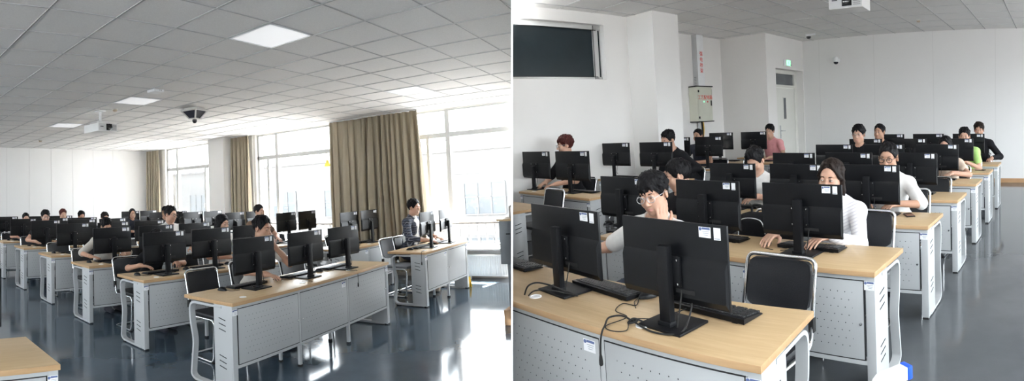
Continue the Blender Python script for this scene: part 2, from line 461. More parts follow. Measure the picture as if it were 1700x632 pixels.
def make_desk(L, d, bays, name='computer_desk', perf='perf'):
    """origin: floor under the middle of the front edge; front (perforated) side at y=0, sitters at y=d"""
    t = thing(name, '', 'desk')
    b = BM(); box(b, (0, d / 2, .735), (L, d, .03), .0025)
    o = obj('tabletop', b, ['wood', 'wood_edge'], t, 30)
    for p in o.data.polygons:
        if abs(p.normal.z) < .5: p.material_index = 1
    x0, x1 = -L / 2 + .03, L / 2 - .03
    # frame rails and sheet behind the doors
    b = BM()
    box(b, (0, .045, .705), (L - .08, .05, .03), .002)
    box(b, (0, .045, .215), (L - .08, .05, .028), .002)
    box(b, (0, .25, .70), (L - .08, .03, .04), .002)
    obj('rail_frame', b, 'steel', t, 30)
    bw = (L - .12) / bays
    for i in range(bays):
        cx = -L / 2 + .06 + bw * (i + .5)
        b = BM(); box(b, (0, 0, 0), (bw - .034, .018, .455), .0025)
        o = obj('front_panel', b, perf, t, 30); o.location = (cx, .028, .46)
        q = BM(); box(q, (0, .0, 0), (bw - .022, .006, .467), .001); k = obj('panel_edge', q, 'slot', o); k.location = (0, -.0055, 0)
        q = BM(); sx = 1 if i % 2 == 0 else -1
        lathe(q, [(.0, .012), (.007, .011), (.009, .006), (.009, 0)], 12, Matrix.Rotation(PI / 2, 4, 'X'))
        k = obj('lock', q, 'lock', o, 40); k.location = (sx * (bw / 2 - .035), -.009, -.02)
        if i == bays - 2 or bays == 1: label_sticker(o, Matrix.Translation((bw / 2 - .075, -.0097, .185)), .07, .055)
    for i in range(bays + 1):
        cx = -L / 2 + .06 + bw * i
        if 0 < i < bays:
            b = BM(); box(b, (cx, .035, .37), (.032, .032, .70), .003); box(b, (cx, .035, .01), (.038, .038, .02), .003, None, 1)
            obj('leg', b, ['steel', 'rubber'], t, 30)
            b = BM(); box(b, (cx, .28, .37), (.028, .028, .70), .003); box(b, (cx, .28, .01), (.034, .034, .02), .003, None, 1)
            obj('leg', b, ['steel', 'rubber'], t, 30)
    for sx in (-1, 1):
        X = sx * (L / 2 - .035)
        b = BM(); box(b, (X, .135, .365), (.05, .23, .71), .004)
        box(b, (X, .028, .365), (.056, .02, .712), .003)
        o = obj('side_panel', b, 'steel', t, 30)
        q = BM()
        for z in (.60, .555, .51, .29, .245, .20):
            Xm = Matrix.Translation((X + sx * .0256, .145, z)) @ Matrix.Rotation(math.radians(11), 4, 'X')
            box(q, (0, 0, 0), (.002, .085, .007), 0, Xm)
        obj('vent_slot', q, 'slot', o)
        b = BM()
        path = fillet([(X, .15, .698), (X, d - .06, .698), (X, d - .075, .50), (X, d - .115, .36), (X, d - .09, .20), (X, d - .07, .05), (X, d - .12, .022), (X, .10, .022)], .085, 6)
        hw, th = .029, .010
        sweep(b, path, [(-hw, -th), (hw, -th), (hw, th), (-hw, th)], up=None)
        o = obj('leg_frame', b, 'steel', t, 40)
        for y in (.04, d - .13):
            q = BM(); box(q, (X, y, .008), (.05, .05, .016), .003); obj('foot_pad', q, 'rubber', o)
        k = label_sticker(t, Matrix.Translation((X - sx * .005, .0166, .665)), .06, .05)
    for i in range(bays):
        cx = -L / 2 + .06 + bw * (i + .5); b = BM()
        lathe(b, [(.032, 0), (.032, .004), (.026, .005), (.024, .002), (.0, .002)], 18, Matrix.Translation((cx - bw * .28, .12, .7502)))
        obj('cable_grommet', b, 'white', t, 30)
    return t

# ------------------------------------------------------------------ monitors, keyboards, mice
def make_monitor(W=.57, H=.338, top=.47):
    """origin on the desk under the column; back faces -y, screen faces +y"""
    t = thing('monitor', '', 'monitor')
    b = BM(); box(b, (0, .02, .006), (.235, .19, .012), .004); o = obj('base', b, 'black2', t, 30)
    b = BM(); box(b, (0, -.015, .18), (.058, .034, .345), .004); box(b, (0, -.018, .02), (.07, .045, .02), .004)
    obj('column', b, 'black2', t, 30)
    s = bpy.data.objects.new('screen', None)
    zc = 0.
    b = BM()
    box(b, (0, .038, 0), (W, .013, H), .003)
    # lower, thicker half of the back shell with sloped shoulders
    vs = []
    for y, z, w in ((.032, .03, W / 2 - .002), (.016, .0, W / 2 - .006), (.016, -H / 2 + .03, W / 2 - .006), (.032, -H / 2 + .004, W / 2 - .002)):
        vs += [(-w, y, z), (w, y, z)]
    add_faces(b, vs, [(0, 2, 3, 1), (2, 4, 5, 3), (4, 6, 7, 5), (0, 6, 4, 2), (1, 3, 5, 7), (0, 1, 7, 6)])
    s = obj('screen', b, ['black', 'black2'], t, 30)
    s.location = (0, 0, top - H / 2)
    q = BM(); box(q, (0, .0452, .004), (W - .012, .001, H - .022), 0); obj('display', q, 'lens', s)
    q = BM(); box(q, (-.0, .010, -.035), (.125, .014, .125), .004)
    for sx in (-1, 1):
        for sz in (-1, 1): lathe(q, [(0, .004), (.005, .003), (.005, 0)], 8, Matrix.Translation((sx * .05, .003, -.035 + sz * .05)) @ Matrix.Rotation(PI / 2, 4, 'X'), 1)
    box(q, (0, -.004, -.035), (.05, .03, .05), .003)
    obj('mount_plate', q, ['black2', 'lock'], s, 30)
    label_sticker(s, Matrix.Translation((W / 2 - .105, .0308, H / 2 - .032)), .058, .042)
    q = BM(); box(q, (W / 2 - .045, .0308, H / 2 - .034), (.032, .0012, .048)); box(q, (W / 2 - .045, .0302, H / 2 - .053), (.026, .0006, .004), 0, None, 1)
    obj('serial_label', q, ['sticker', 'sticker_grey'], s)
    q = BM(); box(q, (.08, .015, -H / 2 + .055), (.10, .004, .018), .001); obj('port_strip', q, 'slot', s)
    q = BM(); tube(q, spline([(.06, .016, -H / 2 + .06), (.062, -.005, -H / 2 - .01), (.055, -.02, -H / 2 - .09), (.03, .03, -top + H / 2 + .02)], 5), .0032, 6)
    obj('cable', q, 'rubber', s, 60)
    return t

def set_top(m, top, H=.338, tilt=0., yaw=0.):
    for c in m.children:
        if c.name.startswith('screen'):
            c.location.z = top - H / 2; c.rotation_euler = (tilt, 0, yaw)
        if c.name.startswith('column') and top > .44: c.scale.z = 1.0

def make_keyboard():
    """origin on the desk, keys face up, typist at +y"""
    t = thing('keyboard', '', 'keyboard')
    w, d = .445, .145
    b = BM()
    prof = [(-d / 2, .004), (-d / 2, .026), (-d / 2 + .02, .026), (d / 2 - .01, .012), (d / 2, .004)]
    vs = [(x, y, z) for x in (-w / 2, w / 2) for y, z in prof]; n = len(prof)
    add_faces(b, vs, [list(range(n)), list(range(n, 2 * n))[::-1]] + [(i, n + i, n + (i + 1) % n, (i + 1) % n) for i in range(n)])
    for sx in (-1, 1): box(b, (sx * .17, -d / 2 + .012, .003), (.03, .02, .006), .001)
    obj('keyboard_body', b, 'black', t, 25)
    b = BM(); sl = math.atan2(-.014, d - .03)
    for r in range(6):
        y = -d / 2 + .026 + r * .0205 + (.004 if r else 0)
        z = .0275 - (y + d / 2 - .02) * .108
        x = -w / 2 + .012
        while x < w / 2 - .018:
            kw = .0165
            if r == 5 and -.12 < x < -.01: kw = .115
            box(b, (x + kw / 2, y, z), (kw, .0165, .007), .0015, None)
            x += kw + .0028
            if abs(x - .082) < .01 or abs(x - .142) < .009: x += .008
    obj('keys', b, 'key', t, 40)
    b = BM(); tube(b, spline([(-.1, -d / 2, .014), (-.12, -d / 2 - .04, .006), (-.16, -d / 2 - .07, .005)], 5), .0025, 6)
    obj('cable', b, 'rubber', t, 60)
    return t

def make_mouse():
    t = thing('mouse', '', 'mouse')
    b = BM()
    n = 12; rings = []
    for i in range(9):
        a = i / 8; y = -.055 + .11 * a; w = .031 * math.sin(PI * min(.97, max(.05, a * .92 + .04))) ** .55; h = .036 * math.sin(PI * min(.98, max(.03, a * .86 + .1))) ** .8
        rings.append([b.verts.new((w * math.cos(PI * k / n), y, .002 + h * math.sin(PI * k / n) ** .8)) for k in range(n + 1)])
    for r0, r1 in zip(rings, rings[1:]):
        for k in range(n): b.faces.new((r0[k], r0[k + 1], r1[k + 1], r1[k]))
    for r in (rings[0], rings[-1]): b.faces.new(r)
    obj('mouse_shell', b, 'black', t, 50)
    b = BM(); lathe(b, [(.0, -.004), (.010, -.004), (.010, .004), (0, .004)], 12, Matrix.Translation((0, -.03, .028)) @ Matrix.Rotation(PI / 2, 4, 'Y')); obj('scroll_wheel', b, 'key', t, 40)
    b = BM(); tube(b, spline([(0, -.054, .012), (.02, -.09, .004), (.06, -.11, .003), (.11, -.13, .004)], 6), .002, 6); obj('cable', b, 'rubber', t, 60)
    return t

# ------------------------------------------------------------------ chairs
def make_chair(pad='pad'):
    """cantilever visitor chair, sitter faces -y, origin on the floor under the seat middle"""
    t = thing('chair', '', 'chair')
    w = .215
    b = BM()
    for sx in (-1, 1):
        pass
    p = fillet([(-w, .20, .013), (-w, -.20, .013), (-w, -.22, .42), (-w, .17, .415), (-w, .27, .86), (w, .27, .86), (w, .17, .415), (w, -.22, .42), (w, -.20, .013), (w, .20, .013)], .055, 6, closed=True)
    tube(b, p, .0115, 8, closed=True)
    obj('frame', b, 'chrome', t, 60)
    b = BM(); box(b, (0, -.02, .44), (.40, .40, .045), .018); obj('seat', b, pad, t, 50)
    # curved back pad
    b = BM(); n = 8; F = []
    for iz, z in enumerate((.595, .61, .655, .72, .785, .825, .84)):
        row = []
        for k in range(n + 1):
            u = -1 + 2 * k / n; hw = .195 - (.03 if iz in (0, 6) else .008 if iz in (1, 5) else 0)
            y0 = .17 + (z - .415) * .222 + .02 * (1 - u * u) 
            dz = -.045 * (1 - u * u) if iz == 0 else -.03 * (1 - u * u) if iz == 1 else 0
            row.append((u * hw, y0, z + dz))
        F.append(row)
    th = .016
    vs = [(x, y - th, z) for r in F for x, y, z in r] + [(x, y + th, z) for r in F for x, y, z in r]
    m = n + 1; R = len(F); off = m * R; fs = []
    for i in range(R - 1):
        for k in range(n):
            a = i * m + k; fs += [(a, a + 1, a + m + 1, a + m), (off + a, off + a + m, off + a + m + 1, off + a + 1)]
    for k in range(n): fs += [(k, off + k, off + k + 1, k + 1), ((R - 1) * m + k, (R - 1) * m + k + 1, off + (R - 1) * m + k + 1, off + (R - 1) * m + k)]
    for i in range(R - 1): fs += [(i * m, (i + 1) * m, off + (i + 1) * m, off + i * m), (i * m + n, off + i * m + n, off + (i + 1) * m + n, (i + 1) * m + n)]
    add_faces(b, vs, fs); o = obj('backrest', b, pad, t, 50)
    for sx in (-1, 1):
        b = BM(); box(b, (sx * .213, .20, .53), (.032, .034, .08), .006); obj('back_clamp', b, 'rubber', t, 40)
    for y in (-.19, .15):
        for sx in (-1, 1):
            b = BM(); box(b, (sx * w, y, .006), (.026, .03, .012), .003); obj('foot_cap', b, 'rubber', t, 40)
    return t

def cable(name, label, pts, r=.003, plug=None, n=6, group=None):
    b = BM(); tube(b, spline(pts, n), r, 7)
    if plug:
        p, d = Vector(plug[0]), Vector(plug[1]).normalized()
        X = Matrix.Translation(p) @ d.to_track_quat('Z', 'Y').to_matrix().to_4x4()
        lathe(b, [(r, -.01), (.007, 0), (.009, .018), (.009, .034), (.006, .04), (0, .04)], 10, X)
    o = obj(name, b, 'rubber', None, 60); return tag(o, label, 'cable', group)
# ------------------------------------------------------------------ people, grown as one smooth surface
import openvdb as vdb

class SDF:
    def __init__(s, lo, hi, v):
        s.lo = np.array(lo, float); s.v = v
        n = np.ceil((np.array(hi) - s.lo) / v).astype(int) + 1
        s.ax = [(s.lo[i] + v * np.arange(n[i])).astype(np.float32) for i in range(3)]
        s.f = np.full(tuple(n), .15, np.float32)
    def sub(s, lo, hi, k):
        m = k + 3 * s.v; sl = []
        for i in range(3):
            a = int(max(0, math.floor((lo[i] - m - s.lo[i]) / s.v))); b = int(min(len(s.ax[i]), math.ceil((hi[i] + m - s.lo[i]) / s.v) + 1))
            if b <= a: return None, None
            sl.append(slice(a, b))
        g = (s.ax[0][sl[0]][:, None, None], s.ax[1][sl[1]][None, :, None], s.ax[2][sl[2]][None, None, :])
        return tuple(sl), g
    def join(s, sl, d, k):
        f = s.f[sl]
        if k > 0:
            h = np.maximum(k - np.abs(f - d), 0) / k; s.f[sl] = np.minimum(f, d) - h * h * k * .25
        else: s.f[sl] = np.minimum(f, d)
    def carve(s, sl, d, k):
        f = s.f[sl]; d = -d
        if k > 0:
            h = np.maximum(k - np.abs(f - d), 0) / k; s.f[sl] = np.maximum(f, d) + h * h * k * .25
        else: s.f[sl] = np.maximum(f, d)
    def cone(s, a, b, r1, r2, k=.02, cutout=False):
        a = np.array(a, float); b = np.array(b, float); r = max(r1, r2)
        sl, g = s.sub(np.minimum(a, b) - r, np.maximum(a, b) + r, k)
        if sl is None: return
        ba = b - a; L = max(ba @ ba, 1e-9)
        t = np.clip(((g[0] - a[0]) * ba[0] + (g[1] - a[1]) * ba[1] + (g[2] - a[2]) * ba[2]) / L, 0, 1)
        d = np.sqrt((g[0] - a[0] - t * ba[0]) ** 2 + (g[1] - a[1] - t * ba[1]) ** 2 + (g[2] - a[2] - t * ba[2]) ** 2) - (r1 + (r2 - r1) * t)
        (s.carve if cutout else s.join)(sl, d.astype(np.float32), k)
    def ell(s, c, r, k=.02, R=None, cutout=False, fn=None):
        c = np.array(c, float); r = np.array(r, float); q = float(r.max())
        sl, g = s.sub(c - q, c + q, k)
        if sl is None: return
        p = [g[i] - c[i] for i in range(3)]
        if R is not None:
            R = np.array(R); p = [R[0][j] * p[0] + R[1][j] * p[1] + R[2][j] * p[2] for j in range(3)]   # columns of R are the ellipsoid's axes
        k0 = np.sqrt((p[0] / r[0]) ** 2 + (p[1] / r[1]) ** 2 + (p[2] / r[2]) ** 2)
        k1 = np.sqrt((p[0] / r[0] ** 2) ** 2 + (p[1] / r[1] ** 2) ** 2 + (p[2] / r[2] ** 2) ** 2) + 1e-6
        d = k0 * (k0 - 1) / k1
        if fn is not None: d = d + fn(p)
        (s.carve if cutout else s.join)(sl, d.astype(np.float32), k)
    def cut_plane(s, c, n):
        c = np.array(c); n = np.array(n)
        d = (s.ax[0][:, None, None] - c[0]) * n[0] + (s.ax[1][None, :, None] - c[1]) * n[1] + (s.ax[2][None, None, :] - c[2]) * n[2]
        s.f = np.maximum(s.f, d.astype(np.float32))
    def mesh(s, name):
        s.f[0] = s.f[-1] = .1; s.f[:, 0] = s.f[:, -1] = .1; s.f[:, :, 0] = s.f[:, :, -1] = .1
        gr = vdb.FloatGrid(); gr.background = .15; gr.copyFromArray(np.clip(s.f, -.15, .15))
        P, Q = gr.convertToQuads()
        P = P * s.v + s.lo
        me = bpy.data.meshes.new(name)
        me.vertices.add(len(P)); me.vertices.foreach_set('co', P.astype(np.float32).ravel())
        Q = np.asarray(Q, np.int32)
        # orient outwards
        a, b, c = P[Q[:, 0]], P[Q[:, 1]], P[Q[:, 2]]
        if np.einsum('ij,ij->i', np.cross(b - a, c - a), a - P.mean(0)).sum() < 0: Q = Q[:, ::-1].copy()
        me.loops.add(Q.size); me.loops.foreach_set('vertex_index', Q.ravel())
        me.polygons.add(len(Q)); me.polygons.foreach_set('loop_start', np.arange(0, Q.size, 4, dtype=np.int32))
        me.update(calc_edges=True); me.validate(); me.shade_smooth()
        return me, P, Q

def V3(*a): return np.array(a, float)
def nrm(a): return a / (np.linalg.norm(a) + 1e-9)

def ik(S, W, l1, l2, hint):
    d = W - S; L = np.linalg.norm(d)
    if L > (l1 + l2) * .995: W = S + d / L * (l1 + l2) * .995; d = W - S; L = np.linalg.norm(d)
    a = (l1 * l1 - l2 * l2 + L * L) / (2 * L); h = math.sqrt(max(l1 * l1 - a * a, 0)); u = d / L
    p = np.array(hint, float) - u * np.dot(hint, u)
    return S + u * a + nrm(p) * h, W

def hand(f, W, d, n, side, curl=.5, spread=1., sc=1.):
    """W wrist, d towards the fingers, n back of the hand; side +1 when the thumb points to +cross(d, n)"""
    d = nrm(d); n = nrm(n - d * np.dot(n, d)); s = np.cross(d, n) * side     # towards the thumb
    R = np.stack([s, d, n], 1)
    f.ell(W + d * .045 * sc, V3(.039, .052, .0155) * sc, .012, R)
    f.cone(W - d * .02, W + d * .02 * sc, .024 * sc, .023 * sc, .02)
    for i, (o, l) in enumerate(((.028, .92), (.0095, 1.), (-.0095, .95), (-.028, .76))):
        b = W + (d * (.088 - .004 * abs(i - 1)) + s * o) * sc; a = d + s * o * 2.2 * spread; ang = curl * (.5 + .06 * i)
        rr = .0085 if i < 3 else .0072
        for j, seg in enumerate((.040, .026, .020)):
            dirv = nrm(nrm(a) * math.cos(ang) - n * math.sin(ang)); e = b + dirv * seg * l * sc
            f.cone(b, e, (rr - .0007 * j) * sc, (rr - .0007 * (j + 1)) * sc, .004 if j else .006); b = e; ang += curl * (.75 if j == 0 else .55)
    b = W + (d * .025 + s * .028 - n * .004) * sc
    for j, (seg, v) in enumerate(((.038, d * .62 + s * .8 - n * .25), (.030, d * .9 + s * .35 - n * (.2 + .3 * curl)), (.024, d * 1. + s * .05 - n * (.25 + .4 * curl)))):
        e = b + nrm(v) * seg * sc; f.cone(b, e, (.0125 - .0018 * j) * sc, (.0107 - .0018 * j) * sc, .008); b = e

def rotm(yaw, pitch, roll):
    return np.array(Matrix.Rotation(yaw, 3, 'Z') @ Matrix.Rotation(pitch, 3, 'X') @ Matrix.Rotation(roll, 3, 'Y'))

def person(name, label, loc, htop=1.34, lean=.14, shift=0., head=(0, 0, 0), arms=None, shirt='c_white', sleeve=.5, hair='short', hairm='hair',
           spec=None, turn=0., vox=.008, skin='skin', trousers='c_jeans', shoe='shoe_d', seat=.508, group='students at the computers', inner=None, scale=None):
    """seated figure facing +y of its own frame. loc = (x, y) of the hips in the room; head = (yaw, pitch, roll), pitch < 0 looks down.
    arms = ((wrist xyz, finger dir, back-of-hand dir, elbow hint, curl) for the -x arm, same for the +x arm)"""
    t = thing(name, label, 'person', (loc[0], loc[1], 0), PI + turn, group)
    if scale is None: scale = max(1., htop / 1.36)
    t.scale = (scale,) * 3; htop /= scale; seat /= scale
    arms = [a if isinstance(a, str) else (tuple(x / scale for x in a[0]),) + tuple(a[1:]) for a in (arms or (DESK_L, DESK_R))]
    hip = V3(0, 0, seat + .075)
    # spine
    up = nrm(V3(shift, math.sin(lean), math.cos(lean)))
    Lt = (htop - .112 - .150 - hip[2]) / up[2]
    Nk = hip + up * Lt                       # base of the neck
    sc = min(1.04, max(.92, Lt / .50))
    Hc = Nk + V3(shift * .1, .030 + .06 * max(0, lean), .150)
    HR_ = rotm(*head)
    hs = 1.0
    def hp(x, y, z): return Hc + HR_ @ (V3(x, y, z) * hs)
    sh = [Nk + V3(sx * .172 * sc, -.005, -.070) for sx in (-1, 1)]
    W, E = [], []
    for i, a in enumerate(arms):
        if isinstance(a, str):
            q = -1 if i == 0 else 1
            if a == 'cheek': arms[i] = (hp(q * .050, .092, -.190), HR_ @ V3(q * .10, -.30, 1), HR_ @ V3(q * .80, .62, .1), (q * .6, .9, -.9), .16)
            else: arms[i] = (hp(q * .060, .135, -.165), HR_ @ V3(-q * .45, -.12, 1), HR_ @ V3(q * .35, .95, 0), (q * .5, .8, -.9), .45)
    for i, a in enumerate(arms):
        e, w = ik(sh[i], V3(*a[0]), .285 * sc, .255 * sc, a[3]); E.append(e); W.append(w)
    lo = (-.50, -.30, -.0); hi = (.50, .72, htop + .05)
    kn = [V3(sx * .105, .39, seat + .045) for sx in (-1, 1)]
    an = [V3(sx * .095, .33 + .04 * sx, .085) for sx in (-1, 1)]
    f = SDF(lo, hi, vox)
    # torso
    f.ell(hip + V3(0, -.01, 0), (.155 * sc, .120, .105), .05)
    for u, rx, ry in ((.25, .130, .098), (.5, .138, .104), (.75, .150, .105)):
        f.ell(hip + up * Lt * u, (rx * sc, ry * sc, .13), .06)
    f.cone(sh[0], sh[1], .050 * sc, .050 * sc, .04)
    for i in (0, 1): f.cone(Nk + V3(0, -.02, -.005), sh[i], .045, .040, .04)
    f.cone(Nk + V3(0, -.01, -.03), hp(0, -.022, -.05), .056, .050, .03)
    # arms and hands
    for i in (0, 1):
        f.cone(sh[i], E[i], .046 * sc, .038 * sc, .03); f.cone(E[i], W[i], .039 * sc, .026 * sc, .02)
        hand(f, W[i], V3(*arms[i][1]), V3(*arms[i][2]), (1 if i == 0 else -1), arms[i][4])
    # legs
    for i, sx in enumerate((-1, 1)):
        h0 = hip + V3(sx * .085, .02, -.01)
        f.cone(h0, kn[i], .082, .058, .03); f.cone(kn[i], an[i], .055, .038, .02)
        f.cone(an[i] + V3(0, -.02, -.045), an[i] + V3(0, .13, -.06), .036, .026, .02)
    # head
    head_v = vox
    f.ell(hp(0, -.014, .030), V3(.074, .093, .082) * hs, .02, HR_)
    f.ell(hp(0, .022, -.040), V3(.060, .066, .070) * hs, .03, HR_)
    f.ell(hp(0, .056, -.092), V3(.026, .022, .018) * hs, .025, HR_)
    for sx in (-1, 1):
        f.ell(hp(sx * .040, .050, -.030), V3(.024, .026, .026) * hs, .02, HR_)             # cheek
        f.ell(hp(sx * .046, .008, -.072), V3(.020, .034, .026) * hs, .02, HR_)             # jaw corner
        f.ell(hp(sx * .031, .092, .006), V3(.018, .012, .0105) * hs, .008, HR_, True)      # eye socket
    f.ell(hp(0, .070, .030), V3(.048, .016, .010) * hs, .014, HR_)
    f.cone(hp(0, .080, .012), hp(0, .103, -.030), .0075, .0115, .010)
    for sx in (-1, 1): f.ell(hp(sx * .011, .094, -.033), V3(.009, .010, .007), .006, HR_)
    f.ell(hp(0, .081, -.058), V3(.021, .011, .0062), .004, HR_); f.ell(hp(0, .080, -.070), V3(.018, .011, .0065), .004, HR_)
    for sx in (-1, 1):
        f.ell(hp(sx * .031, .080, .0065), V3(.0125, .0125, .0125), .002, HR_)              # lids over the eyeball
        Re = HR_ @ rotm(sx * -.35, 0, 0)
        f.ell(hp(sx * .076, -.012, -.004), V3(.009, .024, .033) * hs, .008, Re)
        f.ell(hp(sx * .082, -.008, .000), V3(.006, .013, .020) * hs, .004, Re, True)
    me, P, Q = f.mesh('body')
    me.materials.append(M[skin]); me.materials.append(M['lip'])
    c = P[Q].mean(1); hl = (c - Hc) @ HR_ / hs
    lip = (hl[:, 1] > .07) & (np.abs(hl[:, 0]) < .023) & (hl[:, 2] > -.0775) & (hl[:, 2] < -.0515) & (((hl[:, 0] / .021) ** 2 + ((hl[:, 2] + .0645) / .0095) ** 2) < 1)
    me.polygons.foreach_set('material_index', lip.astype(np.int32))
    o = bpy.data.objects.new('body', me); COL.objects.link(o); o.parent = t
    # eyes: open slit with white and iris, brows
    for sx in (-1, 1):
        b = BM()
        Xe = Matrix(np.vstack([np.hstack([HR_, hp(sx * .031, .0815, .0055)[:, None]]), [0, 0, 0, 1]]).tolist())
        k = .33 if head[1] > -.2 else .24
        X2 = Xe @ Matrix.Diagonal((1, 1, k, 1)) @ Matrix.Rotation(-PI / 2, 4, 'X')
        lathe(b, [(0, .0128), (.004, .0124), (.008, .0108), (.0115, .0075), (.0125, .003)], 16, X2)
        lathe(b, [(0, .0139), (.004, .0134), (.0062, .0118)], 14, X2, 1)
        tube(b, [hp(sx * .031 + .0125 * q, .0815 + .0118 * (1 - q * q * .55), .0055 + .0128 * k * (1 - q * q * .8) + .001) for q in (-1, -.6, -.2, .2, .6, 1)], .0011, 5, mi=1)
        obj('eye', b, ['eye', 'iris'], t, 60)
        b = BM()
        pts = [hp(sx * (.015 + .0095 * q), .0868 - .0016 * q * q - (.0 if q < 3 else .003), .0262 + .0022 * math.sin(q * .95)) for q in range(4)]
        sweep(b, pts, [[(-.0018, -.0024 * g), (.0018, -.0024 * g), (.0018, .0024 * g), (-.0018, .0024 * g)] for g in (.9, 1.1, .8, .3)])
        obj('eyebrow', b, hairm if hairm != 'hair_r' else 'hair_b', t, 60)
    # hair
    g = SDF(Hc - .24, Hc + .24, min(vox, .006))
    def strands(p):
        a = np.arctan2(p[1] + 1e-4, p[0]); return (.0022 * np.sin(a * 34 + 9 * np.sin(p[2] * 40)) + .0013 * np.sin(a * 71 + p[2] * 120))
    th = {'crew': .008, 'short': .011, 'mop': .013, 'long': .007, 'bob': .012}[hair]
    g.ell(hp(0, -.016, .034), V3(.074 + th * .8, .092 + th * .8, .082 + th * 1.3) * hs, 0, HR_, fn=strands)
    zf = {'crew': .074, 'short': .074, 'mop': .066, 'long': .072, 'bob': .046}[hair]
    fc = V3(.071, .10, .095) if hair in ('crew', 'short', 'mop') else V3(.067, .10, .105)
    g.ell(hp(0, .085, zf - .095), fc * hs, .006, HR_, True)
    men = hair in ('crew', 'short', 'mop')
    if men:
        for sx in (-1, 1): g.ell(hp(sx * .088, .002, -.034), V3(.03, .036, .052), .006, HR_, True)     # around the ears
        g.cut_plane(hp(0, -.06, -.070), HR_ @ nrm(V3(0, .35, -1)))
        g.ell(hp(0, .08, -.10), V3(.10, .11, .075), .006, HR_, True)
    rnd = random.Random(int(loc[0] * 991 + loc[1] * 77)); part = rnd.choice((-1, 1))
    lift = {'crew': .007, 'short': .015, 'mop': .015, 'long': .003, 'bob': .007}[hair]
    def scalp(az, po, out):
        return hp((.074 + out) * math.sin(po) * math.sin(az), -.016 + (.092 + out) * math.sin(po) * math.cos(az), .034 + (.082 + out * 1.2) * math.cos(po))
    for q in range({'crew': 60, 'short': 90, 'mop': 110, 'long': 40, 'bob': 60}[hair]):
        az = rnd.uniform(-PI, PI); fr = math.cos(az)
        lim = {'crew': (1.08, 1.42, 1.9), 'short': (1.26, 1.46, 2.0), 'mop': (1.68, 1.60, 2.05), 'long': (.95, 1.5, 2.1), 'bob': (1.5, 1.75, 2.1)}[hair]
        pm = lim[1] + (lim[0] - lim[1]) * max(0, fr) ** 2 + (lim[2] - lim[1]) * max(0, -fr) ** 2
        p1 = rnd.uniform(.35, 1.06) * pm; p0 = p1 - rnd.uniform(.35, .55) - (.25 if fr > .5 else 0); sw = part * rnd.uniform(.05, .35) * (1 if fr > 0 else .3)
        o = lift * rnd.uniform(.5, 1.25) * (1.25 - .45 * p1 / pm)
        a0, a1, a2 = scalp(az, p0, o * .6), scalp(az + sw * .5, (p0 + p1) / 2, o), scalp(az + sw, p1, o * .75)
        g.cone(a0, a1, .010, .009, .006); g.cone(a1, a2, .009, .0028, .005)
    if hair == 'long':
        for sx in (-1, 1):
            g.cone(hp(sx * .072, .000, .04), hp(sx * .080, .000, -.085), .017, .015, .02); g.cone(hp(sx * .080, -.004, -.08), hp(sx * .075, -.03, -.19), .016, .006, .02)
            for k in range(5): g.cone(hp(sx * .020, .060 - .01 * k, .108 - .004 * k), hp(sx * (.075 + .002 * k), .045 - .016 * k, .020 - .01 * k), .009, .009, .008)
        g.ell(hp(0, -.060, -.08), V3(.075, .045, .11), .02, HR_, fn=strands)
    if hair == 'bob':
        for sx in (-1, 1): g.ell(hp(sx * .078, -.005, -.03), V3(.020, .055, .075), .02, HR_, fn=strands)
        g.ell(hp(0, -.060, -.03), V3(.075, .05, .09), .02, HR_, fn=strands)
    me, P, Q = g.mesh('hair'); me.materials.append(M[hairm]); o = bpy.data.objects.new('hair', me); COL.objects.link(o); o.parent = t
    # shirt
    s = SDF(lo, hi, max(vox, .006)); e = .010
    wr = lambda p: .003 * np.sin(p[2] * 60 + p[0] * 25) + .002 * np.sin(p[0] * 70 + p[1] * 50)
    s.ell(hip + V3(0, -.01, .03), (.165 * sc + e, .125 + e, .10), .05, fn=wr)
    for u, rx, ry in ((.25, .136, .102), (.5, .144, .108), (.75, .154, .109)): s.ell(hip + up * Lt * u, (rx * sc + e, ry * sc + e, .13), .06, fn=wr)
    s.cone(sh[0], sh[1], .050 * sc + e, .050 * sc + e, .04)
    for i in (0, 1): s.cone(Nk + V3(0, -.02, -.010), sh[i], .045 + e * .7, .041 + e, .04)
    s.cone(Nk + V3(0, -.01, -.06), Nk + V3(0, -.004, .002), .075, .064, .04)
    for i in (0, 1):
        if sleeve <= 1: s.cone(sh[i], sh[i] + (E[i] - sh[i]) * sleeve, .048 * sc + e, .043 * sc + e + .007, .03)
        else:
            s.cone(sh[i], E[i], .048 * sc + e, .041 * sc + e, .03); s.cone(E[i], E[i] + (W[i] - E[i]) * (sleeve - 1), .041 * sc + e, .029 * sc + e * .8, .02)
    s.cone(Nk + V3(0, .004, -.012), Nk + V3(0, .03, .10), .062, .062, .004, True)        # neck opening
    if inner is not None:                                                                # open front over an undershirt
        s.cone(Nk + V3(0, .15, -.03), hip + V3(0, .18, .1), .045, .055, .006, True)
    me, P, Q = s.mesh('shirt'); me.materials.append(M[shirt]); o = bpy.data.objects.new('shirt', me); COL.objects.link(o); o.parent = t
    if inner is not None:
        q = SDF(lo, hi, .008)
        for u, rx, ry in ((.25, .143, .103), (.5, .153, .111), (.78, .150, .108)): q.ell(hip + up * Lt * u, (rx * sc + .004, ry * sc + .006, .13), .06)
        q.cone(Nk + V3(0, .0, -.05), Nk + V3(0, .004, -.01), .07, .062, .03)
        me, P, Q = q.mesh('undershirt'); me.materials.append(M[inner]); o = bpy.data.objects.new('undershirt', me); COL.objects.link(o); o.parent = t
    # trousers and shoes
    s = SDF((-.32, -.25, 0.), (.32, .62, seat + .25), .010); e = .010
    s.ell(hip + V3(0, -.01, -.01), (.168 * sc + e, .128 + e, .10), .05)
    for i, sx in enumerate((-1, 1)):
        h0 = hip + V3(sx * .085, .02, -.01); s.cone(h0, kn[i], .082 + e, .060 + e, .03); s.cone(kn[i], an[i], .058 + e, .050 + e, .02)
